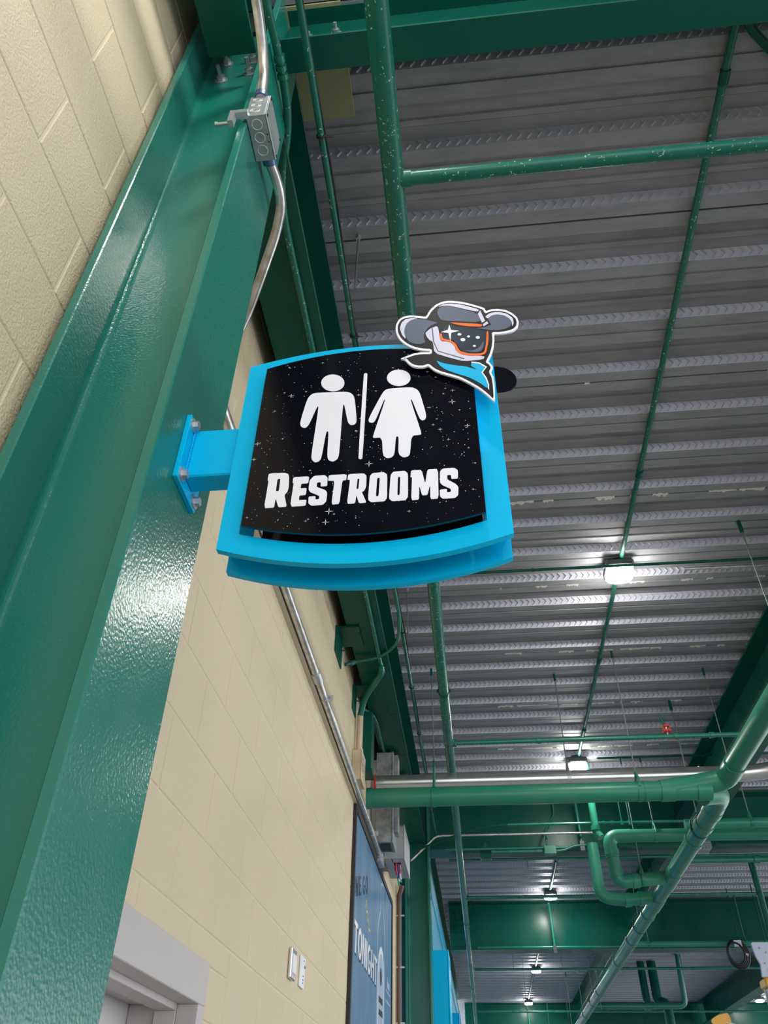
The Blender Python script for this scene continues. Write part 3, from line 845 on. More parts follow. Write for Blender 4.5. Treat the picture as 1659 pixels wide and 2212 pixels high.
gc = thing('conduit', 'paint-spattered green conduit under the wall beam, jogging round the column', 'conduit', (-0.463, -1, 2.64))
gp = fillet([(-0.463, -2.0, 2.64), (-0.463, 0.75, 2.64), (-0.455, 0.90, 2.64), (-0.458, 1.08, 2.64), (-0.53, 1.30, 2.625), (-0.542, 1.42, 2.604), (-0.542, 4.70, 2.604)], 0.1, 8)
MB().tube(gp, 0.0135, 16).build('pipe', M_SPECK, gc)
for y0, y1 in ((0.895, 0.915), (0.925, 0.94), (0.95, 0.965)):
    MB().tube([(-0.4555, y0, 2.64), (-0.4555, y1, 2.64)], 0.018, 16).build('coupling', M_PIPE, gc)

c2_ = thing('conduit', 'thin green conduit curving across the wall beam to a wall fitting', 'conduit', (-0.75, 4.6, 2.5))
MB().tube(fillet([(-0.765, 4.55, 2.545), (-0.714, 4.60, 2.59), (-0.53, 4.57, 2.60), (-0.40, 4.43, 2.62), (-0.372, 4.20, 2.675), (-0.392, 2.6, 2.69)], 0.12, 8), 0.0115, 14).build('pipe', M_PIPE, c2_)
MB().tube([(-0.735, 4.585, 2.57), (-0.71, 4.60, 2.592)], 0.017, 14).build('coupling', M_PIPE, c2_)

c3 = thing('conduit', 'thick conduit leaving the wall beam, green above and cream below', 'conduit', (-0.742, 5.14, 2.2))
MB().tube(fillet([(-0.542, 4.68, 2.600), (-0.545, 4.78, 2.598), (-0.70, 5.05, 2.55), (-0.738, 5.14, 2.46)], 0.09, 8), 0.0215, 18).build('pipe', M_PIPE, c3)
MB().tube([(-0.738, 5.14, 2.462), (-0.738, 5.14, 2.19)], 0.0222, 18).build('pipe', M_CREAMPAINT, c3, 'cream painted length')
MB().tube([(-0.738, 5.14, 2.21), (-0.738, 5.14, 2.17)], 0.028, 18).build('connector', M_CREAMPAINT, c3)
cb = thing('junction_box', 'cream painted box on the wall under the cream conduit', 'junction box', (-0.74, 5.14, 1.98))
MB().bbox(WALL + 0.001, WALL + 0.064, 5.045, 5.235, 1.965, 2.17, 0.003).build('box', M_CREAMPAINT, cb)
MB().bbox(WALL + 0.064, WALL + 0.068, 5.042, 5.238, 1.962, 2.173, 0.001).build('cover', M_CREAMPAINT, cb)
scw = MB()
for i in range(4):
    scw.tube([(WALL + 0.068, 5.10, 2.0 + i * 0.04), (WALL + 0.070, 5.10, 2.0 + i * 0.04)], 0.0035, 8)
scw.build('screw', M_DARK, cb)

c4 = thing('conduit', 'green conduit bowing out and running beside the wall beam', 'conduit', (-0.70, 5.4, 2.6))
MB().tube(fillet([(-0.745, 5.32, 2.60), (-0.685, 5.42, 2.602), (-0.668, 5.58, 2.602), (-0.672, 6.0, 2.602), (-0.685, 7.2, 2.602)], 0.1, 8), 0.0125, 14).build('pipe', M_SPECK, c4)

po = thing('steel_post', 'green square steel post stub standing in the gap at the wall top', 'post', (-0.70, 5.2, 2.4))
MB().bbox(WALL + 0.001, -0.68, 5.36, 5.52, 2.16, 2.60, 0.004).build('tube', M_STEEL, po)
MB().bbox(WALL + 0.001, -0.672, 5.35, 5.53, 2.14, 2.16, 0.002).build('cap', M_STEEL, po)

ch = thing('clip_angle', 'galvanised channel clip tying the wall to the beam by the bowed conduit', 'bracket', (-0.74, 6.3, 2.58))
m = MB()
m.bbox(WALL + 0.001, -0.66, 6.35, 6.42, 2.606, 2.618, 0.001)
m.bbox(WALL + 0.001, WALL + 0.008, 6.30, 6.45, 2.45, 2.605, 0.001)
m.build('plate', M_TROUGH, ch)
m = MB()
m.bbox(-0.70, -0.55, 6.62, 6.635, 2.585, 2.618, 0.001)
m.bbox(-0.55, -0.54, 6.62, 6.80, 2.585, 2.618, 0.001)
m.build('angle', M_STEEL, ch)

# hangers: rod from the deck, yoke and band round the pipe
def hang_y(label, x, y, z, r, mat=None, group=None):
    """hanger on a pipe that runs along y: band across x and z"""
    mat = mat or M_STEEL
    t = thing('pipe_hanger', label, 'hanger', (x, y, z), group)
    MB().tube([(x, y, z + r * 1.5 + 0.02), (x, y, DECK)], 0.0042, 8).build('rod', M_ROD, t)
    MB().tube([(x, y, DECK - 0.085), (x, y, DECK)], 0.0125, 10).build('anchor', M_STEEL, t)
    MB().tube([(x, y - 0.014, z), (x, y + 0.014, z)], r + 0.004, 24).build('band', mat, t)
    m = MB()
    for s in (-1, 1):
        m.tube([(x + s * (r + 0.002), y, z + 0.3 * r), (x + s * (r * 0.9 + 0.002), y, z + r), (x, y, z + r * 1.5 + 0.03)], 0.006, 8)
        m.box(x + s * (r + 0.004) - 0.009, x + s * (r + 0.004) + 0.009, y - 0.02, y - 0.008, z - 0.006, z + 0.010)
    m.build('yoke', mat, t)
    return t

def hang_x(label, x, y, z, r, mat=None, group=None, dy=0.0, zr=None):
    """hanger on a pipe that runs along x: band across y and z"""
    mat = mat or M_STEEL
    t = thing('pipe_hanger', label, 'hanger', (x, y, z), group)
    zr = zr or z + r * 1.6 + 0.03
    MB().tube([(x, y + dy, zr - 0.01), (x, y + dy, DECK)], 0.0042, 8).build('rod', M_ROD, t)
    MB().tube([(x, y + dy, DECK - 0.06), (x, y + dy, DECK)], 0.009, 10).build('anchor', M_STEEL, t)
    MB().tube([(x - 0.015, y, z), (x + 0.015, y, z)], r + 0.004, 24).build('band', mat, t)
    m = MB()
    for s in (-1, 1):
        m.tube([(x, y + s * (r + 0.002), z + 0.2 * r), (x, y + s * r * 0.8 + dy * 0.4, z + r * 1.25), (x, y + dy, zr)], 0.008, 8)
    m.build('yoke', mat, t)
    return t

hang_y('split ring hanger on the thick main, upper of the two in view', XM, 4.68, ZM, RM)
hang_y('split ring hanger on the thick main, low in front of the lamp-lit girder', XM, 10.97, ZM, RM)
hang_y('split ring hanger on the thick main, lowest near the farthest girder', XM, 15.66, ZM, RM)

def bare_rod(label, x, y, z0, group=None):
    t = thing('hanger_rod', label, 'rod', (x, y, z0), group)
    MB().tube([(x, y, z0), (x, y, DECK)], 0.0042, 8).build('rod', M_ROD, t)
    MB().tube([(x, y, DECK - 0.03), (x, y, DECK)], 0.010, 8).build('anchor', M_ZINC, t)
bare_rod('thin steel rod dropping from the deck above the sign, right of the thin conduit', -0.338, 1.795, 2.703)
bare_rod('thin steel rod beside the thin conduit under the sign', -0.345, 4.50, 2.70)

# ------------------------------------------------------------------ lamps
def lamp(label, x, y):
    t = thing('canopy_light', label, 'lamp', (x, y, DECK), 'lit canopy lights under the deck')
    zt_ = DECK - 0.030
    MB().tube([(x, y, DECK - 0.03), (x, y, DECK)], 0.055, 16).build('junction_cap', M_STEEL, t)
    MB().bbox(x - 0.090, x + 0.090, y - 0.090, y + 0.090, zt_ - 0.060, zt_, 0.012).build('housing', M_LAMP, t)
    m = MB()
    rings = []
    for r, z in ((0.086, zt_ - 0.060), (0.091, zt_ - 0.068), (0.090, zt_ - 0.078), (0.080, zt_ - 0.090)):
        k = r * 0.45
        c_ = chaikin([(-r, -r + k), (-r + k, -r), (r - k, -r), (r, -r + k), (r, r - k), (r - k, r), (-r + k, r), (-r, r - k)], 1, 0.25)
        rings.append([(x + u, y + w, z) for u, w in c_])
    n = len(rings[0])
    m.add([p for r in rings for p in r], [(i * n + k, i * n + (k + 1) % n, (i + 1) * n + (k + 1) % n, (i + 1) * n + k) for i in range(3) for k in range(n)])
    m.add(rings[0], [tuple(range(n))])
    m.add(rings[-1], [tuple(range(n))])
    m.build('lens', M_LENS, t)
    return t
for lb, x, y in (('brightest lit canopy light, alone on the open deck right of the sign', 1.07, 4.32),
                 ('lit canopy light just above the bright metal pipe', 1.07, 7.55),
                 ('lit canopy light in front of the second cross girder away', 1.09, 12.35),
                 ('lit canopy light over the far deck, between two cross girders', 1.13, 17.9),
                 ('lit canopy light at the farthest girder near the bottom edge', 1.13, 21.9),
                 ('lit canopy light at far right beside the yellow hoist', 6.35, 21.6)):
    lamp(lb, x, y)
# lamps of the same row that stand behind the camera, and of the next row to the right
for lb, x, y in (('lit canopy light out of view, over the head of the viewer', -0.05, 0.22), ('lit canopy light out of view, directly behind the viewer', 1.07, -1.9), ('lit canopy light out of view, farthest behind the viewer', 1.07, -5.6),
                 ('lit canopy light out of view, right of the long girder', 6.2, 4.3), ('lit canopy light out of view, right and behind the viewer', 6.2, -1.2),
                 ('lit canopy light out of view, right of the drain loop', 6.2, 10.5)):
    lamp(lb, x, y)

lc = pipe_x('thin green conduit feeding the brightest lamp from both sides', 4.22, DECK - 0.10, 0.0095, -0.30, 4.0, M_STEEL, 'conduit', 'conduit', couplings=(0.50,))
pipe_x('pale thin conduit along the deck right of the brightest lamp', 4.42, DECK - 0.012, 0.011, 1.52, 6.0, M_EMT, 'conduit', 'conduit')
pipe_x('thin green conduit feeding the lamp above the bright metal pipe', 7.45, DECK - 0.06, 0.0095, 1.25, 4.0, M_STEEL, 'conduit', 'conduit')

def drop(label, x, y, z0):
    t = thing('lamp_conduit', label, 'conduit', (x, y, z0))
    MB().tube(fillet([(x - 0.02, y - 0.12, DECK - 0.09), (x, y, DECK - 0.20), (x + 0.01, y + 0.02, z0 + 0.12), (x + 0.01, y + 0.02, z0 - 0.04)], 0.08, 6), 0.016, 12).build('pipe', M_PIPE, t)
    m = MB()
    m.bbox(x - 0.018, x + 0.032, y - 0.01, y + 0.10, z0 - 0.03, z0 - 0.006, 0.003)
    m.bbox(x - 0.018, x + 0.032, y - 0.03, y + 0.0, z0 - 0.07, z0 + 0.03, 0.003)
    m.build('beam_clamp', M_LAMP, t)
drop('pale green conduit drop clamped to the girder flange left of the drain loop', 1.12, 8.48, 2.556)
drop('pale green conduit drop below the lamp on the second cross girder', 1.10, 12.83, 2.44)
drop('green conduit drop below the lamp at the farthest girder', 1.13, 22.38, 2.35)

# ------------------------------------------------------------------ drain pipes
RD, ZD, YD = 0.0655, 2.00, 5.50
dm = thing('drain_pipe', 'big green drain main crossing low from the wall to the wye fitting', 'pipe', (-0.72, YD, ZD))
MB().tube([(-0.70, YD, ZD), (1.63, YD, ZD)], RD, 32).build('pipe', M_DRAIN, dm)
MB().tube([(-0.722, YD, ZD), (-0.680, YD, ZD)], RD + 0.007, 32).build('hub', M_DRAIN, dm)
for x0, x1, r in ((1.20, 1.235, RD + 0.004), (1.31, 1.40, RD + 0.006), (1.55, 1.645, RD + 0.006)):
    MB().tube([(x0, YD, ZD), (x1, YD, ZD)], r, 32).build('coupling', M_DRAIN, dm)
hang_x('band hanger on the green drain main near the wall', -0.245, YD, ZD, RD, M_DRAIN, None, 0.17, 2.33)
hang_x('loop hanger on the green drain main beside the wye fitting', 1.17, YD, ZD, RD, M_DRAIN)

XY = 1.765
db = thing('drain_pipe', 'green drain branch coming from the upper right into the wye', 'pipe', (XY, 0, 2.07))
MB().tube([(XY, -2.0, 2.07), (XY, 5.33, 2.07)], RD, 32).build('pipe', M_DRAIN, db)
MB().tube([(XY, 5.22, 2.07), (XY, 5.36, 2.065)], RD + 0.008, 32).build('hub', M_DRAIN, db)
MB().tube(fillet([(XY, 5.33, 2.07), (XY - 0.01, 5.46, 2.055), (1.60, 5.50, 2.04), (1.32, 5.50, 2.00)], 0.10, 8), RD + 0.006, 32).build('wye', M_DRAIN, db)
hang_y('thin rod hanger on the green drain branch, left of the long girder', XY, 3.95, 2.07, RD)
dl = thing('drain_pipe', 'long green drain main running away down to the bottom edge', 'pipe', (XY, 5.6, 2.02))
MB().tube(fillet([(1.60, 5.56, 1.985), (1.76, 5.66, 2.03), (XY, 5.95, 2.02)], 0.12, 8), RD + 0.004, 32).build('elbow', M_DRAIN, dl)
MB().tube([(XY, 5.80, 2.02), (XY, 21.8, 2.02)], RD, 32).build('pipe', M_DRAIN, dl)
for y0, y1 in ((5.92, 6.02), (6.22, 6.30), (6.62, 6.68), (7.50, 7.95), (8.35, 8.72), (9.0, 9.06), (10.2, 10.3), (11.4, 11.5), (13.6, 13.75), (15.8, 15.95), (17.5, 17.65), (19.0, 19.1)):
    MB().tube([(XY, y0, 2.02), (XY, y1, 2.02)], RD + 0.007, 28).build('coupling', M_DRAIN, dl)
hang_y('rod hanger on the long drain main just below the wye', XY, 6.40, 2.02, RD)
hang_y('rod hanger on the long drain main below the drain loop', XY, 9.6, 2.02, RD)
hang_y('rod hanger on the long drain main before the far deck', XY, 14.6, 2.02, RD)
hang_y('lowest rod hanger on the long drain main', XY, 18.6, 2.02, RD)

RP = 0.056
p2 = thing('drain_pipe', 'green drain pipe looping down from the right and back into the main', 'pipe', (1.3, 7.6, 2.3))
MB().tube([(9.0, 7.58, 2.352), (1.40, 7.58, 2.352)], RP, 28).build('pipe', M_DRAIN, p2)
MB().tube(fillet([(1.46, 7.58, 2.352), (1.255, 7.58, 2.352), (1.262, 7.58, 2.16)], 0.15, 10), RP + 0.003, 28).build('elbow', M_DRAIN, p2)
MB().tube([(1.262, 7.58, 2.20), (1.275, 7.60, 2.03)], RP, 28).build('pipe', M_DRAIN, p2)
MB().tube(fillet([(1.270, 7.59, 2.10), (1.285, 7.615, 1.965), (1.46, 7.62, 1.985)], 0.13, 10), RP + 0.003, 28).build('elbow', M_DRAIN, p2)
MB().tube([(1.42, 7.62, 1.98), (1.70, 7.68, 2.015)], RP, 28).build('pipe', M_DRAIN, p2)
for a, c_ in (((1.2625, 7.58, 2.235), (1.264, 7.58, 2.185)), ((1.272, 7.595, 2.06), (1.275, 7.602, 2.01)), ((1.40, 7.62, 1.976), (1.46, 7.625, 1.984)), ((1.95, 7.58, 2.352), (2.02, 7.58, 2.352))):
    MB().tube([a, c_], RP + 0.008, 28).build('coupling', M_DRAIN, p2)
hang_x('loop hanger on the drain loop with a white strap', 1.50, 7.62, 1.99, RP, M_DRAIN)
hang_x('saddle hanger on the upper arm of the drain loop', 1.68, 7.58, 2.352, RP, M_DRAIN)
vp = thing('drain_pipe', 'upright green pipe dropping into the corner of the drain loop', 'pipe', (1.16, 7.62, 2.7))
MB().tube([(1.165, 7.66, 3.08), (1.165, 7.66, 2.42), (1.20, 7.64, 2.36)], 0.036, 20).build('pipe', M_DRAIN, vp)
MB().tube([(1.165, 7.66, 2.47), (1.165, 7.66, 2.43)], 0.043, 20).build('coupling', M_DRAIN, vp)
p3 = thing('drain_pipe', 'darker green drain loop behind, rising beside the girder', 'pipe', (1.2, 8.4, 2.2))
MB().tube(fillet([(1.215, 8.38, 2.53), (1.215, 8.38, 2.03), (1.42, 8.38, 2.0), (1.70, 8.38, 2.02)], 0.16, 10), RP, 28).build('pipe', M_DRAIN, p3)
for a, c_ in (((1.44, 8.38, 2.0), (1.50, 8.38, 2.005)), ((1.58, 8.38, 2.01), (1.62, 8.38, 2.014))):
    MB().tube([a, c_], RP + 0.007, 28).build('coupling', M_DRAIN, p3)

al = thing('insulated_pipe', 'bright aluminium jacketed pipe lying behind the green drain main', 'pipe', (-0.70, 5.86, 2.22))
ZS, YS, RS = 2.235, 5.84, 0.058
MB().tube(fillet([(-0.695, YS, ZS), (2.10, YS, ZS), (2.45, YS - 0.2, ZS), (2.6, YS - 1.2, ZS)], 0.35, 10), RS, 28).build('jacket', M_ALU, al)
MB().tube([(-0.712, YS, ZS), (-0.694, YS, ZS)], RS + 0.004, 28).build('end_ring', M_RED, al)
for x in (-0.1, 0.8, 1.7):
    MB().tube([(x, YS, ZS), (x + 0.015, YS, ZS)], RS + 0.0015, 28).build('band', M_ALU, al)
hang_x('thin steel rod hanger on the bright metal pipe, near the middle', 0.75, YS, ZS, RS, M_ZINC)
hang_x('thin steel rod hanger on the bright metal pipe, at its right', 1.93, YS, ZS, RS, M_ZINC)

# ------------------------------------------------------------------ services on the girders
mpz = thing('conduit', 'thin pale green conduit crossing in front of the near deep girder', 'conduit', (0.3, 7.9, 2.57))
MB().tube([(0.36, 7.88, 2.572), (2.05, 7.88, 2.572)], 0.0125, 14).build('pipe', M_PIPE, mpz)
for x in (1.28, 1.36):
    MB().tube([(x - 0.018, 7.88, 2.572), (x + 0.018, 7.88, 2.572)], 0.0185, 14).build('coupling', M_PIPE, mpz)
MB().tube(fillet([(0.36, 7.88, 2.572), (0.05, 7.88, 2.55), (-0.28, 7.95, 2.46), (-0.55, 8.1, 2.42)], 0.2, 8), 0.0105, 14).build('bend', M_STEEL, mpz)
for i, x in enumerate((1.455, 1.53)):
    t = thing('hanger_rod', ('thin green rod, left of the pair above the drain loop', 'thin green rod, right of the pair above the drain loop')[i], 'rod', (x, 7.88, 2.58))
    MB().tube([(x, 7.88, 2.555), (x, 7.88, DECK)], 0.006, 8).build('rod', M_PIPE, t)
    MB().tube([(x, 7.88, 2.55), (x, 7.88, 2.59)], 0.016, 8).build('nut', M_PIPE, t)
rp = thing('conduit', 'green pipe stub crossing at right behind the wye fitting', 'conduit', (1.9, 7.2, 2.3))
MB().tube([(1.86, 7.18, 2.318), (9.0, 7.18, 2.318)], 0.040, 20).build('pipe', M_DRAIN, rp)
MB().tube([(2.06, 7.18, 2.318), (2.10, 7.18, 2.318)], 0.045, 20).build('coupling', M_DRAIN, rp)
hang_x('strap hanger on the green pipe stub at right', 2.42, 7.18, 2.318, 0.040, M_PIPE)

wcx = thing('conduit', 'bare white-looking conduit bending from the grey box across the girder', 'conduit', (-0.6, 8.42, 2.43))
MB().tube(fillet([(-0.632, 8.42, 2.410), (-0.37, 8.42, 2.645), (-0.30, 8.42, 2.653), (1.25, 8.42, 2.653)], 0.06, 6), 0.0125, 14).build('pipe', M_EMT, wcx)
lg = thing('conduit', 'green conduit along the girder flange with a small square box', 'conduit', (0.0, 8.48, 2.53))
MB().tube([(-0.28, 8.50, 2.535), (1.2, 8.50, 2.535)], 0.0125, 14).build('pipe', M_PIPE, lg)
MB().tube([(0.20, 8.46, 2.492), (0.72, 8.46, 2.492)], 0.0125, 14).build('pipe', M_PIPE, lg)
MB().bbox(0.735, 0.855, 8.42, 8.50, 2.455, 2.535, 0.003).build('box', M_PIPE, lg)
MB().tube(fillet([(0.86, 8.46, 2.492), (0.93, 8.46, 2.495), (1.05, 8.46, 2.54), (1.25, 8.46, 2.545)], 0.05, 6), 0.0125, 14).build('bend', M_PIPE, lg)
MB().tube(fillet([(0.775, 8.50, 2.53), (0.775, 8.50, 2.64), (0.775, 8.52, 2.72), (0.90, 8.66, 2.92), (0.90, 8.66, 3.05)], 0.06, 6), 0.0105, 12).build('riser', M_PIPE, lg)
for x in (0.22, 0.40, 0.68):
    MB().tube([(x - 0.02, 8.46, 2.492), (x + 0.02, 8.46, 2.492)], 0.017, 14).build('coupling', M_PIPE, lg)
gb = thing('beam_clamp', 'small dark green clamp box under the near deep girder flange', 'bracket', (0.13, 8.5, 2.45))
MB().bbox(0.085, 0.20, 8.54, 8.66, 2.455, 2.545, 0.004).build('body', M_STEEL, gb)
MB().bbox(0.12, 0.16, 8.50, 8.60, 2.535, 2.60, 0.003).build('jaw', M_STEEL, gb)
pipe_x('green conduit slung under the near deep girder', 8.80, 2.515, 0.013, -0.25, 4.0, M_PIPE, 'conduit', 'conduit')
pr = pipe_x('green pipe below the near deep girder at right', 8.62, 2.42, 0.030, 2.02, 9.0, M_PIPE, couplings=(2.85,))
vr = thing('drop_pipe', 'upright green pipe at right edge below the near girder', 'pipe', (2.86, 8.83, 1.0))
MB().tube([(2.86, 8.83, 2.47), (2.86, 8.83, 1.0)], 0.032, 18).build('pipe', M_STEEL, vr)
g2p = pipe_x('green pipe along the lower edge of the second cross girder', 12.62, 2.44, 0.038, 2.16, 9.0, M_DRAIN)
pipe_x('thin pale green conduit along the lit girder foot', 12.84, 2.455, 0.014, 0.0, 2.1, M_PIPE, 'conduit', 'conduit', couplings=(0.14,))
hang_x('green rod hanger on the girder foot pipe beside the drain main', 2.40, 12.62, 2.44, 0.038, M_PIPE)
hang_x('green rod hanger on the girder foot pipe near the hoist', 3.72, 12.62, 2.44, 0.038, M_PIPE)

bp = thing('drop_pipe', 'right-hand thicker of the paired dark green pipes hanging below the far deck', 'pipe', (3.3, 17.6, 2.4))
MB().tube(fillet([(3.32, 17.6, 3.10), (3.32, 17.6, 2.44), (3.46, 17.5, 2.40), (3.46, 17.5, 1.6)], 0.08, 6), 0.085, 18).build('pipe', M_STEEL, bp)
bp = thing('drop_pipe', 'left-hand thinner of the paired dark green pipes hanging below the far deck', 'pipe', (3.13, 17.6, 2.4))
MB().tube([(3.12, 17.62, 3.10), (3.12, 17.62, 2.30)], 0.07, 18).build('pipe', M_STEEL, bp)
ep = thing('drop_pipe', 'dark green pipe with a bend, dropping from the far deck to run left', 'pipe', (3.7, 16.6, 2.5))
MB().tube(fillet([(3.70, 16.9, 3.10), (3.70, 17.1, 2.30), (2.0, 17.1, 2.30)], 0.12, 8), 0.052, 18).build('pipe', M_PIPE, ep)

for i, (x, y, z) in enumerate(((0.85, 17.3, 2.2), (2.05, 16.0, 2.1), (2.0, 18.5, 1.9), (1.55, 16.8, 2.05), (1.35, 19.0, 2.0), (0.62, 9.5, 2.62), (0.60, 15.6, 2.63))):
    lb = ('thin rod below the far deck, right of its lamp', 'thin rod nearest the drain main under the far deck', 'longest thin rod reaching the bottom edge',
          'thin rod left of the drain main under the far deck', 'thin rod hanging in front of the farthest girder', 'thin rod hanging left of the lamp conduit under the middle deck', 'thin rod left of the lamp over the far deck')[i]
    bare_rod(lb, x, y, z)
for i, y in enumerate((9.5, 14.6)):
    t = thing('conduit', ('green conduit on the middle deck leading to the lamp at the second girder', 'green conduit on the far deck leading between two lamps')[i], 'conduit', (1.09, y, 3.08))
    x0, x1 = ((1.10, 1.09), (1.12, 1.13))[i]
    MB().tube([(x0, (9.0, 13.3)[i], DECK - 0.02), (x1, (12.2, 21.7)[i], DECK - 0.02)], 0.018, 12).build('pipe', M_LAMP if i else M_STEEL, t)

# ------------------------------------------------------------------ grey electrical gear at the wall end
tr = thing('cable_trough', 'galvanised cable trough on the wall above the poster corner', 'cable trough', (-0.75, 6.3, 1.98))
MB().bbox(-0.729, -0.600, 6.10, 6.36, 1.885, 2.59, 0.003).build('trough', M_TROUGH, tr)
MB().bbox(-0.600, -0.592, 6.09, 6.37, 1.880, 2.59, 0.001).build('cover', M_TROUGH, tr)
MB().bbox(-0.592, -0.560, 6.16, 6.30, 1.98, 2.59, 0.002).build('side_duct', M_TROUGH, tr)
MB().bbox(WALL + 0.001, -0.729, 6.15, 6.20, 1.95, 2.55, 0.002).build('wall_rail', M_ZINC, tr)
MB().bbox(-0.700, -0.615, 6.14, 6.31, 1.876, 1.886, 0.002).build('opening_shade', M_DARK, tr)  # black plate painted in for the shade inside the open end
fb = thing('junction_box', 'flat cast conduit box where the wall conduit ends', 'junction box', (-0.75, 6.45, 1.87))
MB().bbox(WALL + 0.001, WALL + 0.062, 6.41, 6.60, 1.835, 1.925, 0.004).build('box', M_ZINC, fb)
MB().tube([(XC, 6.375, 1.885), (XC, 6.412, 1.885)], 0.028, 18).build('connector', M_ZINC, fb)
eb = thing('electrical_box', 'grey steel enclosure with coloured wires hanging from its open bottom', 'electrical box', (-0.7, 6.8, 1.9))
x0, x1, y0, y1, z0, z1 = -0.715, -0.552, 6.60, 7.16, 1.905, 2.17
m = MB()
m.bbox(x0, x0 + 0.004, y0, y1, z0, z1, 0.001)
m.bbox(x0, x1, y0, y0 + 0.004, z0, z1, 0.001)
m.bbox(x0, x1, y1 - 0.004, y1, z0, z1, 0.001)
m.bbox(x0, x1, y0, y1, z1 - 0.004, z1, 0.001)
m.bbox(x0, x0 + 0.070, y0, y1, z0, z0 + 0.003, 0.001)
m.bbox(x1 - 0.035, x1, y0, y1, z0, z0 + 0.003, 0.001)
m.bbox(x0 + 0.06, x1 - 0.03, y0, y0 + 0.10, z0, z0 + 0.003, 0.001)
m.bbox(x0 + 0.06, x1 - 0.03, y0 + 0.24, y1, z0, z0 + 0.003, 0.001)
m.build('enclosure', M_GREYBOX, eb)
MB().bbox(x1, x1 + 0.006, y0 - 0.004, y1 + 0.004, z0 - 0.004, z1 + 0.004, 0.001).build('door', M_GREYBOX, eb)
MB().bbox(WALL + 0.001, x0, y0 + 0.03, y1 - 0.03, z0 + 0.05, z1 - 0.05, 0.001).build('back_plate', M_GREYBOX, eb)
for i, (mt, dx, dy, ln_) in enumerate(((M_CORDR, 0.0, 0.0, 0.075), (M_CORDR, 0.022, 0.03, 0.06), (M_CORDB, 0.012, 0.012, 0.10), (M_CORDW, 0.028, 0.045, 0.10), (M_CORDW, 0.016, 0.05, 0.115), (M_CORDG, 0.030, 0.06, 0.12), (M_CORDG, 0.014, 0.055, 0.145))):
    x, y = x0 + 0.085 + dx, y0 + 0.13 + dy
    MB().tube(fillet([(x, y, z0 + 0.10), (x + 0.004, y, z0), (x + 0.012 * math.sin(i), y + 0.02, z0 - ln_ * 0.6), (x + 0.008, y + 0.035, z0 - ln_)], 0.02, 4), 0.0075, 8).build('wire', mt, eb)

vc = thing('conduit', 'brown painted conduit standing in the wall corner below the wires', 'conduit', (-0.745, 8.52, 0))
MB().tube([(-0.742, 8.30, FLOOR), (-0.742, 8.30, 2.05), (-0.71, 8.30, 2.14)], 0.024, 14).build('pipe', M_CREAMPAINT, vc)
M_BROWN = principled('brown_painted_conduit', (0.14, 0.085, 0.07), 0.5)
vc.children[0].data.materials[0] = M_BROWN
for z in (0.98, 1.42, 1.86):
    MB().bbox(WALL, -0.69, 8.28, 8.30, z, z + 0.014, 0.001).build('strap', M_ZINC, vc)
fx = thing('conduit', 'looped flexible green conduit in the corner behind the drain main end', 'conduit', (-0.6, 7.3, 2.6))
MB().tube(fillet([(-0.69, 7.0, 2.59), (-0.52, 7.15, 2.56), (-0.40, 7.25, 2.57), (-0.35, 7.2, 2.68)], 0.12, 8), 0.014, 12).build('pipe', M_DRAIN, fx)

# ------------------------------------------------------------------ poster on the wall
ps = thing('poster', 'tall blue framed poster with TONIGHT in pale letters on the wall', 'poster', (WALL, 6.5, 0.6))
Y0, Y1, Z0, Z1 = 5.205, 7.735, -1.0, 1.862
XP = WALL + 0.014
MB().box(WALL + 0.001, XP - 0.004, Y0 + 0.02, Y1 - 0.02, Z0 + 0.02, Z1 - 0.02).build('backing', M_DARK, ps)
face = MB().box(XP - 0.004, XP, Y0 + 0.035, Y1 - 0.02, Z0 + 0.035, Z1 - 0.035).build('print', M_POSTER, ps)
fm = MB()
fm.bbox(WALL + 0.0005, XP + 0.010, Y0, Y0 + 0.040, Z0, Z1, 0.002)
fm.bbox(WALL + 0.0005, XP + 0.010, Y1 - 0.040, Y1, Z0, Z1, 0.002)
fm.bbox(WALL + 0.0005, XP + 0.010, Y0 + 0.04, Y1 - 0.04, Z1 - 0.040, Z1, 0.002)
fm.bbox(WALL + 0.0005, XP + 0.010, Y0 + 0.04, Y1 - 0.04, Z0, Z0 + 0.04, 0.002)
fm.build('frame', M_DARK, ps)
def on_poster(o0, sx=1.0, sz=1.0, ang=0.0, h=0.0):
    ca, sa = math.cos(ang), math.sin(ang)
    def f(p, d):
        u, w = p[0] * sx, p[1] * sz
        return (XP + 0.0012 + h - d, o0[0] + u * ca - w * sa, o0[1] + u * sa + w * ca)
    return f
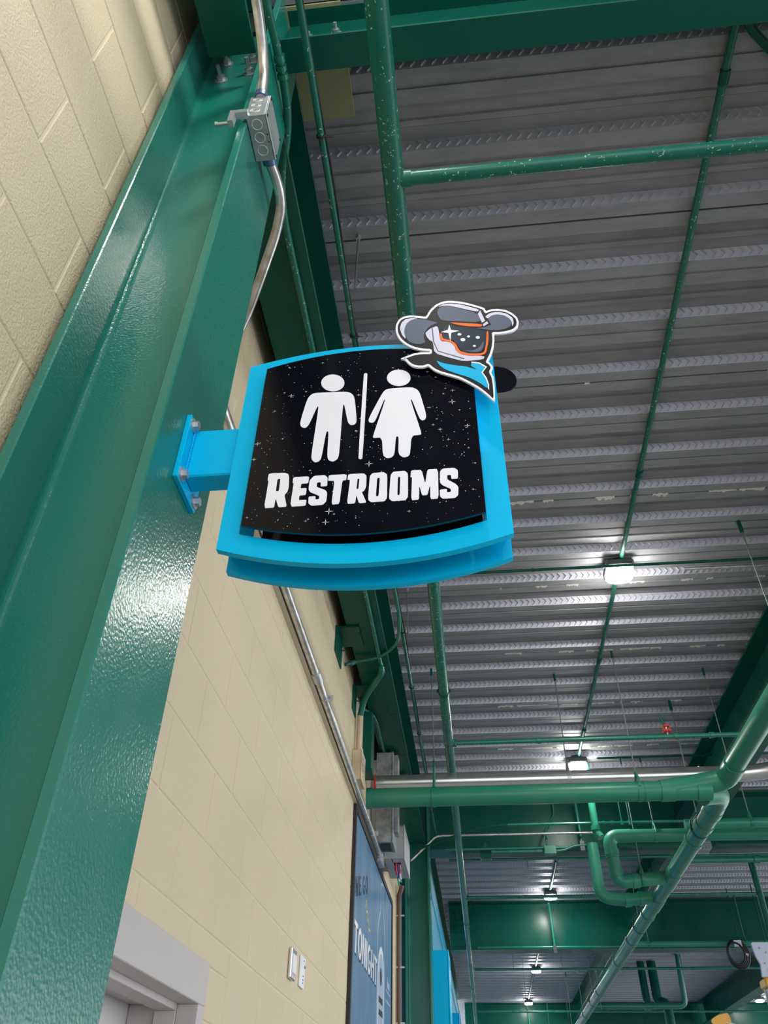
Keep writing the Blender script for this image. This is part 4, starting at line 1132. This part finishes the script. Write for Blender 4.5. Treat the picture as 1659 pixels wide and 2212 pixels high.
FONT = {      # plain poster capitals on a 0..1 tall grid: (width, [strokes as closed outlines])
    'T': (0.62, [[(0, 0.84), (0, 1), (0.62, 1), (0.62, 0.84), (0.40, 0.84), (0.40, 0.05), (0.45, 0), (0.17, 0), (0.22, 0.05), (0.22, 0.84)]]),
    'N': (0.66, [[(0, 0), (0, 1), (0.18, 1), (0.48, 0.38), (0.48, 1), (0.66, 1), (0.66, 0), (0.50, 0), (0.18, 0.64), (0.18, 0)]]),
    'I': (0.22, [[(0.02, 0), (0.02, 1), (0.20, 1), (0.20, 0)]]),
    'H': (0.66, [[(0, 0), (0, 1), (0.18, 1), (0.18, 0.58), (0.48, 0.58), (0.48, 1), (0.66, 1), (0.66, 0), (0.48, 0), (0.48, 0.43), (0.18, 0.43), (0.18, 0)]]),
    'W': (0.90, [[(0, 1), (0.18, 1), (0.27, 0.35), (0.38, 1), (0.52, 1), (0.63, 0.35), (0.72, 1), (0.90, 1), (0.73, 0), (0.56, 0), (0.45, 0.62), (0.34, 0), (0.17, 0)]]),
    'E': (0.54, [[(0, 0), (0, 1), (0.54, 1), (0.54, 0.84), (0.18, 0.84), (0.18, 0.58), (0.46, 0.58), (0.46, 0.43), (0.18, 0.43), (0.18, 0.16), (0.54, 0.16), (0.54, 0)]]),
}
def oval(cx, cy, rx, ry, a0=0, a1=2 * PI, n=28):
    return [(cx + rx * math.cos(a0 + (a1 - a0) * k / n), cy + ry * math.sin(a0 + (a1 - a0) * k / n)) for k in range(n)]
def glyph(c_):
    if c_ == 'O':
        return 0.72, [oval(0.36, 0.5, 0.36, 0.52), oval(0.36, 0.5, 0.17, 0.33)[::-1]]
    if c_ == 'G':
        o_ = oval(0.36, 0.5, 0.36, 0.52, 0.85, 2 * PI - 0.0, 26)
        i_ = oval(0.36, 0.5, 0.17, 0.33, 0.85, 2 * PI - 0.25, 26)
        return 0.72, [o_ + [(0.72, 0.5), (0.40, 0.5), (0.40, 0.36), (0.53, 0.36)] + i_[::-1]]
    return FONT[c_]
def word(txt, o0, h, sx, mat, ang=0.0, gap=0.10, name='letter', lift=0.0):
    u = 0.0
    for c_ in txt:
        if c_ == ' ':
            u += 0.35
            continue
        w_, loops = glyph(c_)
        MB().shape([[(p[0] + u, p[1]) for p in l] for l in loops], on_poster(o0, h * sx, h, ang, lift), 0.001).build(name, mat, ps)
        u += w_ + gap
word('TONIGHT', (5.342, 1.000), 0.175, 1.50, M_POSTDARK, 0, 0.10, 'letter_shadow')
word('TONIGHT', (5.330, 1.013), 0.175, 1.50, M_WHITE, 0, 0.10, 'letter', 0.0012)
word('WE GO', (5.335, 1.315), 0.118, 1.55, M_POSTDARK, 0.27, 0.12)
m = MB()
sq = [(5.85, 1.37), (5.87, 1.42), (5.90, 1.43), (5.92, 1.39), (5.90, 1.35), (5.95, 1.37), (5.98, 1.36), (5.97, 1.32), (6.02, 1.33), (6.06, 1.30), (6.05, 1.27), (6.12, 1.29), (6.16, 1.28)]
for i in range(len(sq) - 1):
    a, c_ = sq[i], sq[i + 1]
    dx, dz = c_[0] - a[0], c_[1] - a[1]
    L = math.hypot(dx, dz); nx, nz = -dz / L * 0.008, dx / L * 0.008
    m.shape([[(a[0] + nx, a[1] + nz), (c_[0] + nx, c_[1] + nz), (c_[0] - nx, c_[1] - nz), (a[0] - nx, a[1] - nz)]], lambda p, d: (XP + 0.0012 - d, p[0], p[1]), 0.001)
m.build('script_line', M_YELLOW, ps)
PP = lambda p, d: (XP + 0.0016 - d, p[0], p[1])
bo = [(6.80, 1.78), (6.80, 1.62), (6.78, 1.57), (6.66, 1.48), (6.60, 1.38), (6.60, -0.96), (7.16, -0.96), (7.16, 1.42), (7.12, 1.51), (7.00, 1.59), (6.97, 1.65), (6.97, 1.81), (6.90, 1.80)]
bi = [(6.825, 1.76), (6.825, 1.61), (6.80, 1.555), (6.69, 1.465), (6.63, 1.375), (6.63, -0.955), (7.13, -0.955), (7.13, 1.41), (7.09, 1.49), (6.975, 1.575), (6.945, 1.64), (6.945, 1.78), (6.90, 1.78)]
MB().shape([bo, bi[::-1]], PP, 0.001).build('bottle_outline', M_POSTPALE, ps)
lo = [(6.66, 1.13), (6.70, 1.24), (6.80, 1.31), (6.90, 1.33), (7.00, 1.31), (7.07, 1.25), (7.10, 1.15), (7.10, -0.95), (6.66, -0.95)]
li = [(6.70, 1.12), (6.73, 1.20), (6.82, 1.265), (6.90, 1.28), (6.98, 1.265), (7.03, 1.21), (7.06, 1.13), (7.06, -0.94), (6.70, -0.94)]
MB().shape([lo, li[::-1]], PP, 0.001).build('label_border', M_WHITE, ps)
MB().shape([li], lambda p, d: (XP + 0.0010 - d, p[0], p[1]), 0.0008).build('bottle_label', M_POSTPALE, ps)
m = MB()
for i, z in enumerate((0.98, 0.90, 0.80, 0.70, 0.58, 0.46)):
    m.shape([[(6.75 + 0.03 * (i % 2), z), (7.02, z + 0.008), (7.02, z - 0.035), (6.75, z - 0.04)]], PP, 0.001)
m.shape([oval(6.88, 1.12, 0.07, 0.06)], PP, 0.001)
m.build('label_print', M_POSTDARK, ps)
m = MB()
m.shape([[(7.26, 1.10), (7.62, 1.10), (7.62, 1.085), (7.26, 1.085)]], PP, 0.001)
m.shape([[(7.26, 1.03), (7.62, 1.03), (7.62, 1.015), (7.26, 1.015)]], PP, 0.001)
m.shape([[(7.36, 1.20), (7.38, 1.20), (7.40, 1.17), (7.54, 1.17), (7.55, 1.12), (7.36, 1.12)]], PP, 0.001)
m.build('side_print', M_POSTPALE, ps)

# small plates beside the door
pl = thing('sign_holder', 'small clear sign holder with a white card on the block wall', 'sign', (WALL, 3.59, 0.63))
MB().bbox(WALL + 0.001, WALL + 0.016, 3.546, 3.640, 0.577, 0.689, 0.004).build('holder', M_ALU, pl)
MB().bbox(WALL + 0.016, WALL + 0.018, 3.565, 3.640, 0.602, 0.668, 0.0005).build('card', M_WHITE, pl)
pl2 = thing('wall_plate', 'small off-white sign plate right of the clear sign holder', 'sign', (WALL, 3.82, 0.64))
MB().bbox(WALL + 0.001, WALL + 0.010, 3.776, 3.868, 0.583, 0.701, 0.002).build('plate', M_WHITE, pl2)
m = MB()
m.box(WALL + 0.010, WALL + 0.0115, 3.846, 3.868, 0.661, 0.671)
for z in (0.60, 0.612, 0.626, 0.684):
    m.box(WALL + 0.010, WALL + 0.0112, 3.822, 3.838, z, z + 0.004)
m.build('print', M_SLATE, pl2)

# ------------------------------------------------------------------ beyond the second column
cw = B(-0.80, -0.46, 8.905, 24.0, FLOOR, 2.47).build('wall_far', M_TEAL)
tag(cw, kind='structure')
def cab(label, y, x1, zt_):
    t = thing('sign_cabinet', label, 'sign', (-0.4, y, 0))
    MB().bbox(-0.459, x1 - 0.012, y, y + 0.5, FLOOR + 0.3, zt_, 0.004).build('body', M_CYAN, t)
    MB().bbox(x1 - 0.012, x1, y - 0.004, y + 0.504, FLOOR + 0.3, zt_ + 0.004, 0.003).build('edge_trim', M_CYAN, t)
cab('bright cyan cabinet standing behind the second column', 8.93, -0.297, 1.690)
cab('smaller far cyan cabinet low beside the bottom edge', 14.0, -0.335, 1.80)

# hoist, coil and paddle at the lower right
co = thing('cable_coil', 'coil of black cable hanging left of the white bracket at lower right', 'coil', (3.45, 12.4, 2.28))
for k in range(4):
    m = MB()
    r = 0.105 + 0.012 * k
    pts = [(3.50 + r * math.cos(2 * PI * i / 28) + 0.012 * k, 12.40 + 0.018 * k, 2.275 + r * 1.25 * math.sin(2 * PI * i / 28)) for i in range(29)]
    m.tube(pts, 0.013, 8, False)
    m.build('loop', M_DARK, co)
MB().tube([(3.62, 12.42, 2.27), (3.655, 12.42, 2.26)], 0.02, 10).build('plug', M_CORDW, co)
MB().bbox(3.50, 3.60, 12.40, 12.44, 2.36, 2.44, 0.003).build('hook_plate', M_HWHITE, co)
ho = thing('chain_hoist', 'orange yellow hoist on a pale bolted bracket at the right edge', 'hoist', (3.85, 12.3, 2.1))
br = [(3.66, 2.37), (3.92, 2.37), (3.92, 2.12), (3.86, 2.10), (3.87, 1.97), (3.70, 1.96), (3.72, 2.12), (3.685, 2.20)]
MB().shape([chaikin(br, 1, 0.08)], lambda p, d: (p[0], 12.20 + d, p[1]), 0.05).build('bracket', M_HWHITE, ho)
for x, z in ((3.76, 2.30), (3.83, 2.25), (3.78, 2.12), (3.80, 2.04)):
    bolt(ho, (x, 12.20, z), (0, -1, 0), 0.009, 0.0)
MB().bbox(3.70, 4.05, 12.15, 12.42, 1.84, 1.955, 0.02).build('housing', M_HOIST, ho)
MB().bbox(3.68, 3.76, 12.16, 12.24, 1.40, 1.84, 0.02).build('chain_guide', M_TROUGH, ho)
MB().tube([(3.72, 12.20, 1.42), (3.90, 12.20, 1.20)], 0.045, 16).build('load_hook', M_TROUGH, ho)
MB().tube([(3.86, 12.22, 2.36), (3.86, 12.22, DECK)], 0.008, 8).build('hanger_rod', M_STEEL, ho)
MB().tube([(3.58, 12.42, 2.44), (3.58, 12.42, DECK)], 0.006, 8).build('hanger_rod', M_STEEL, co)
pa = thing('yellow_paddle', 'rounded yellow blade on a pale arm at the bottom edge, far right', 'blade', (2.25, 9.0, 1.1))
pp_ = [(2.158, 1.075), (2.165, 1.105), (2.23, 1.138), (2.315, 1.155), (2.332, 1.145), (2.345, 1.06), (2.21, 1.03)]
MB().shape([chaikin(pp_, 2, 0.2)], lambda p, d: (p[0], 9.0 + d, p[1]), 0.025).build('blade', M_HOIST, pa)
MB().tube([(2.29, 9.013, 1.08), (2.60, 9.013, 0.98), (2.60, 9.013, FLOOR)], 0.014, 10).build('arm', M_HWHITE, pa)
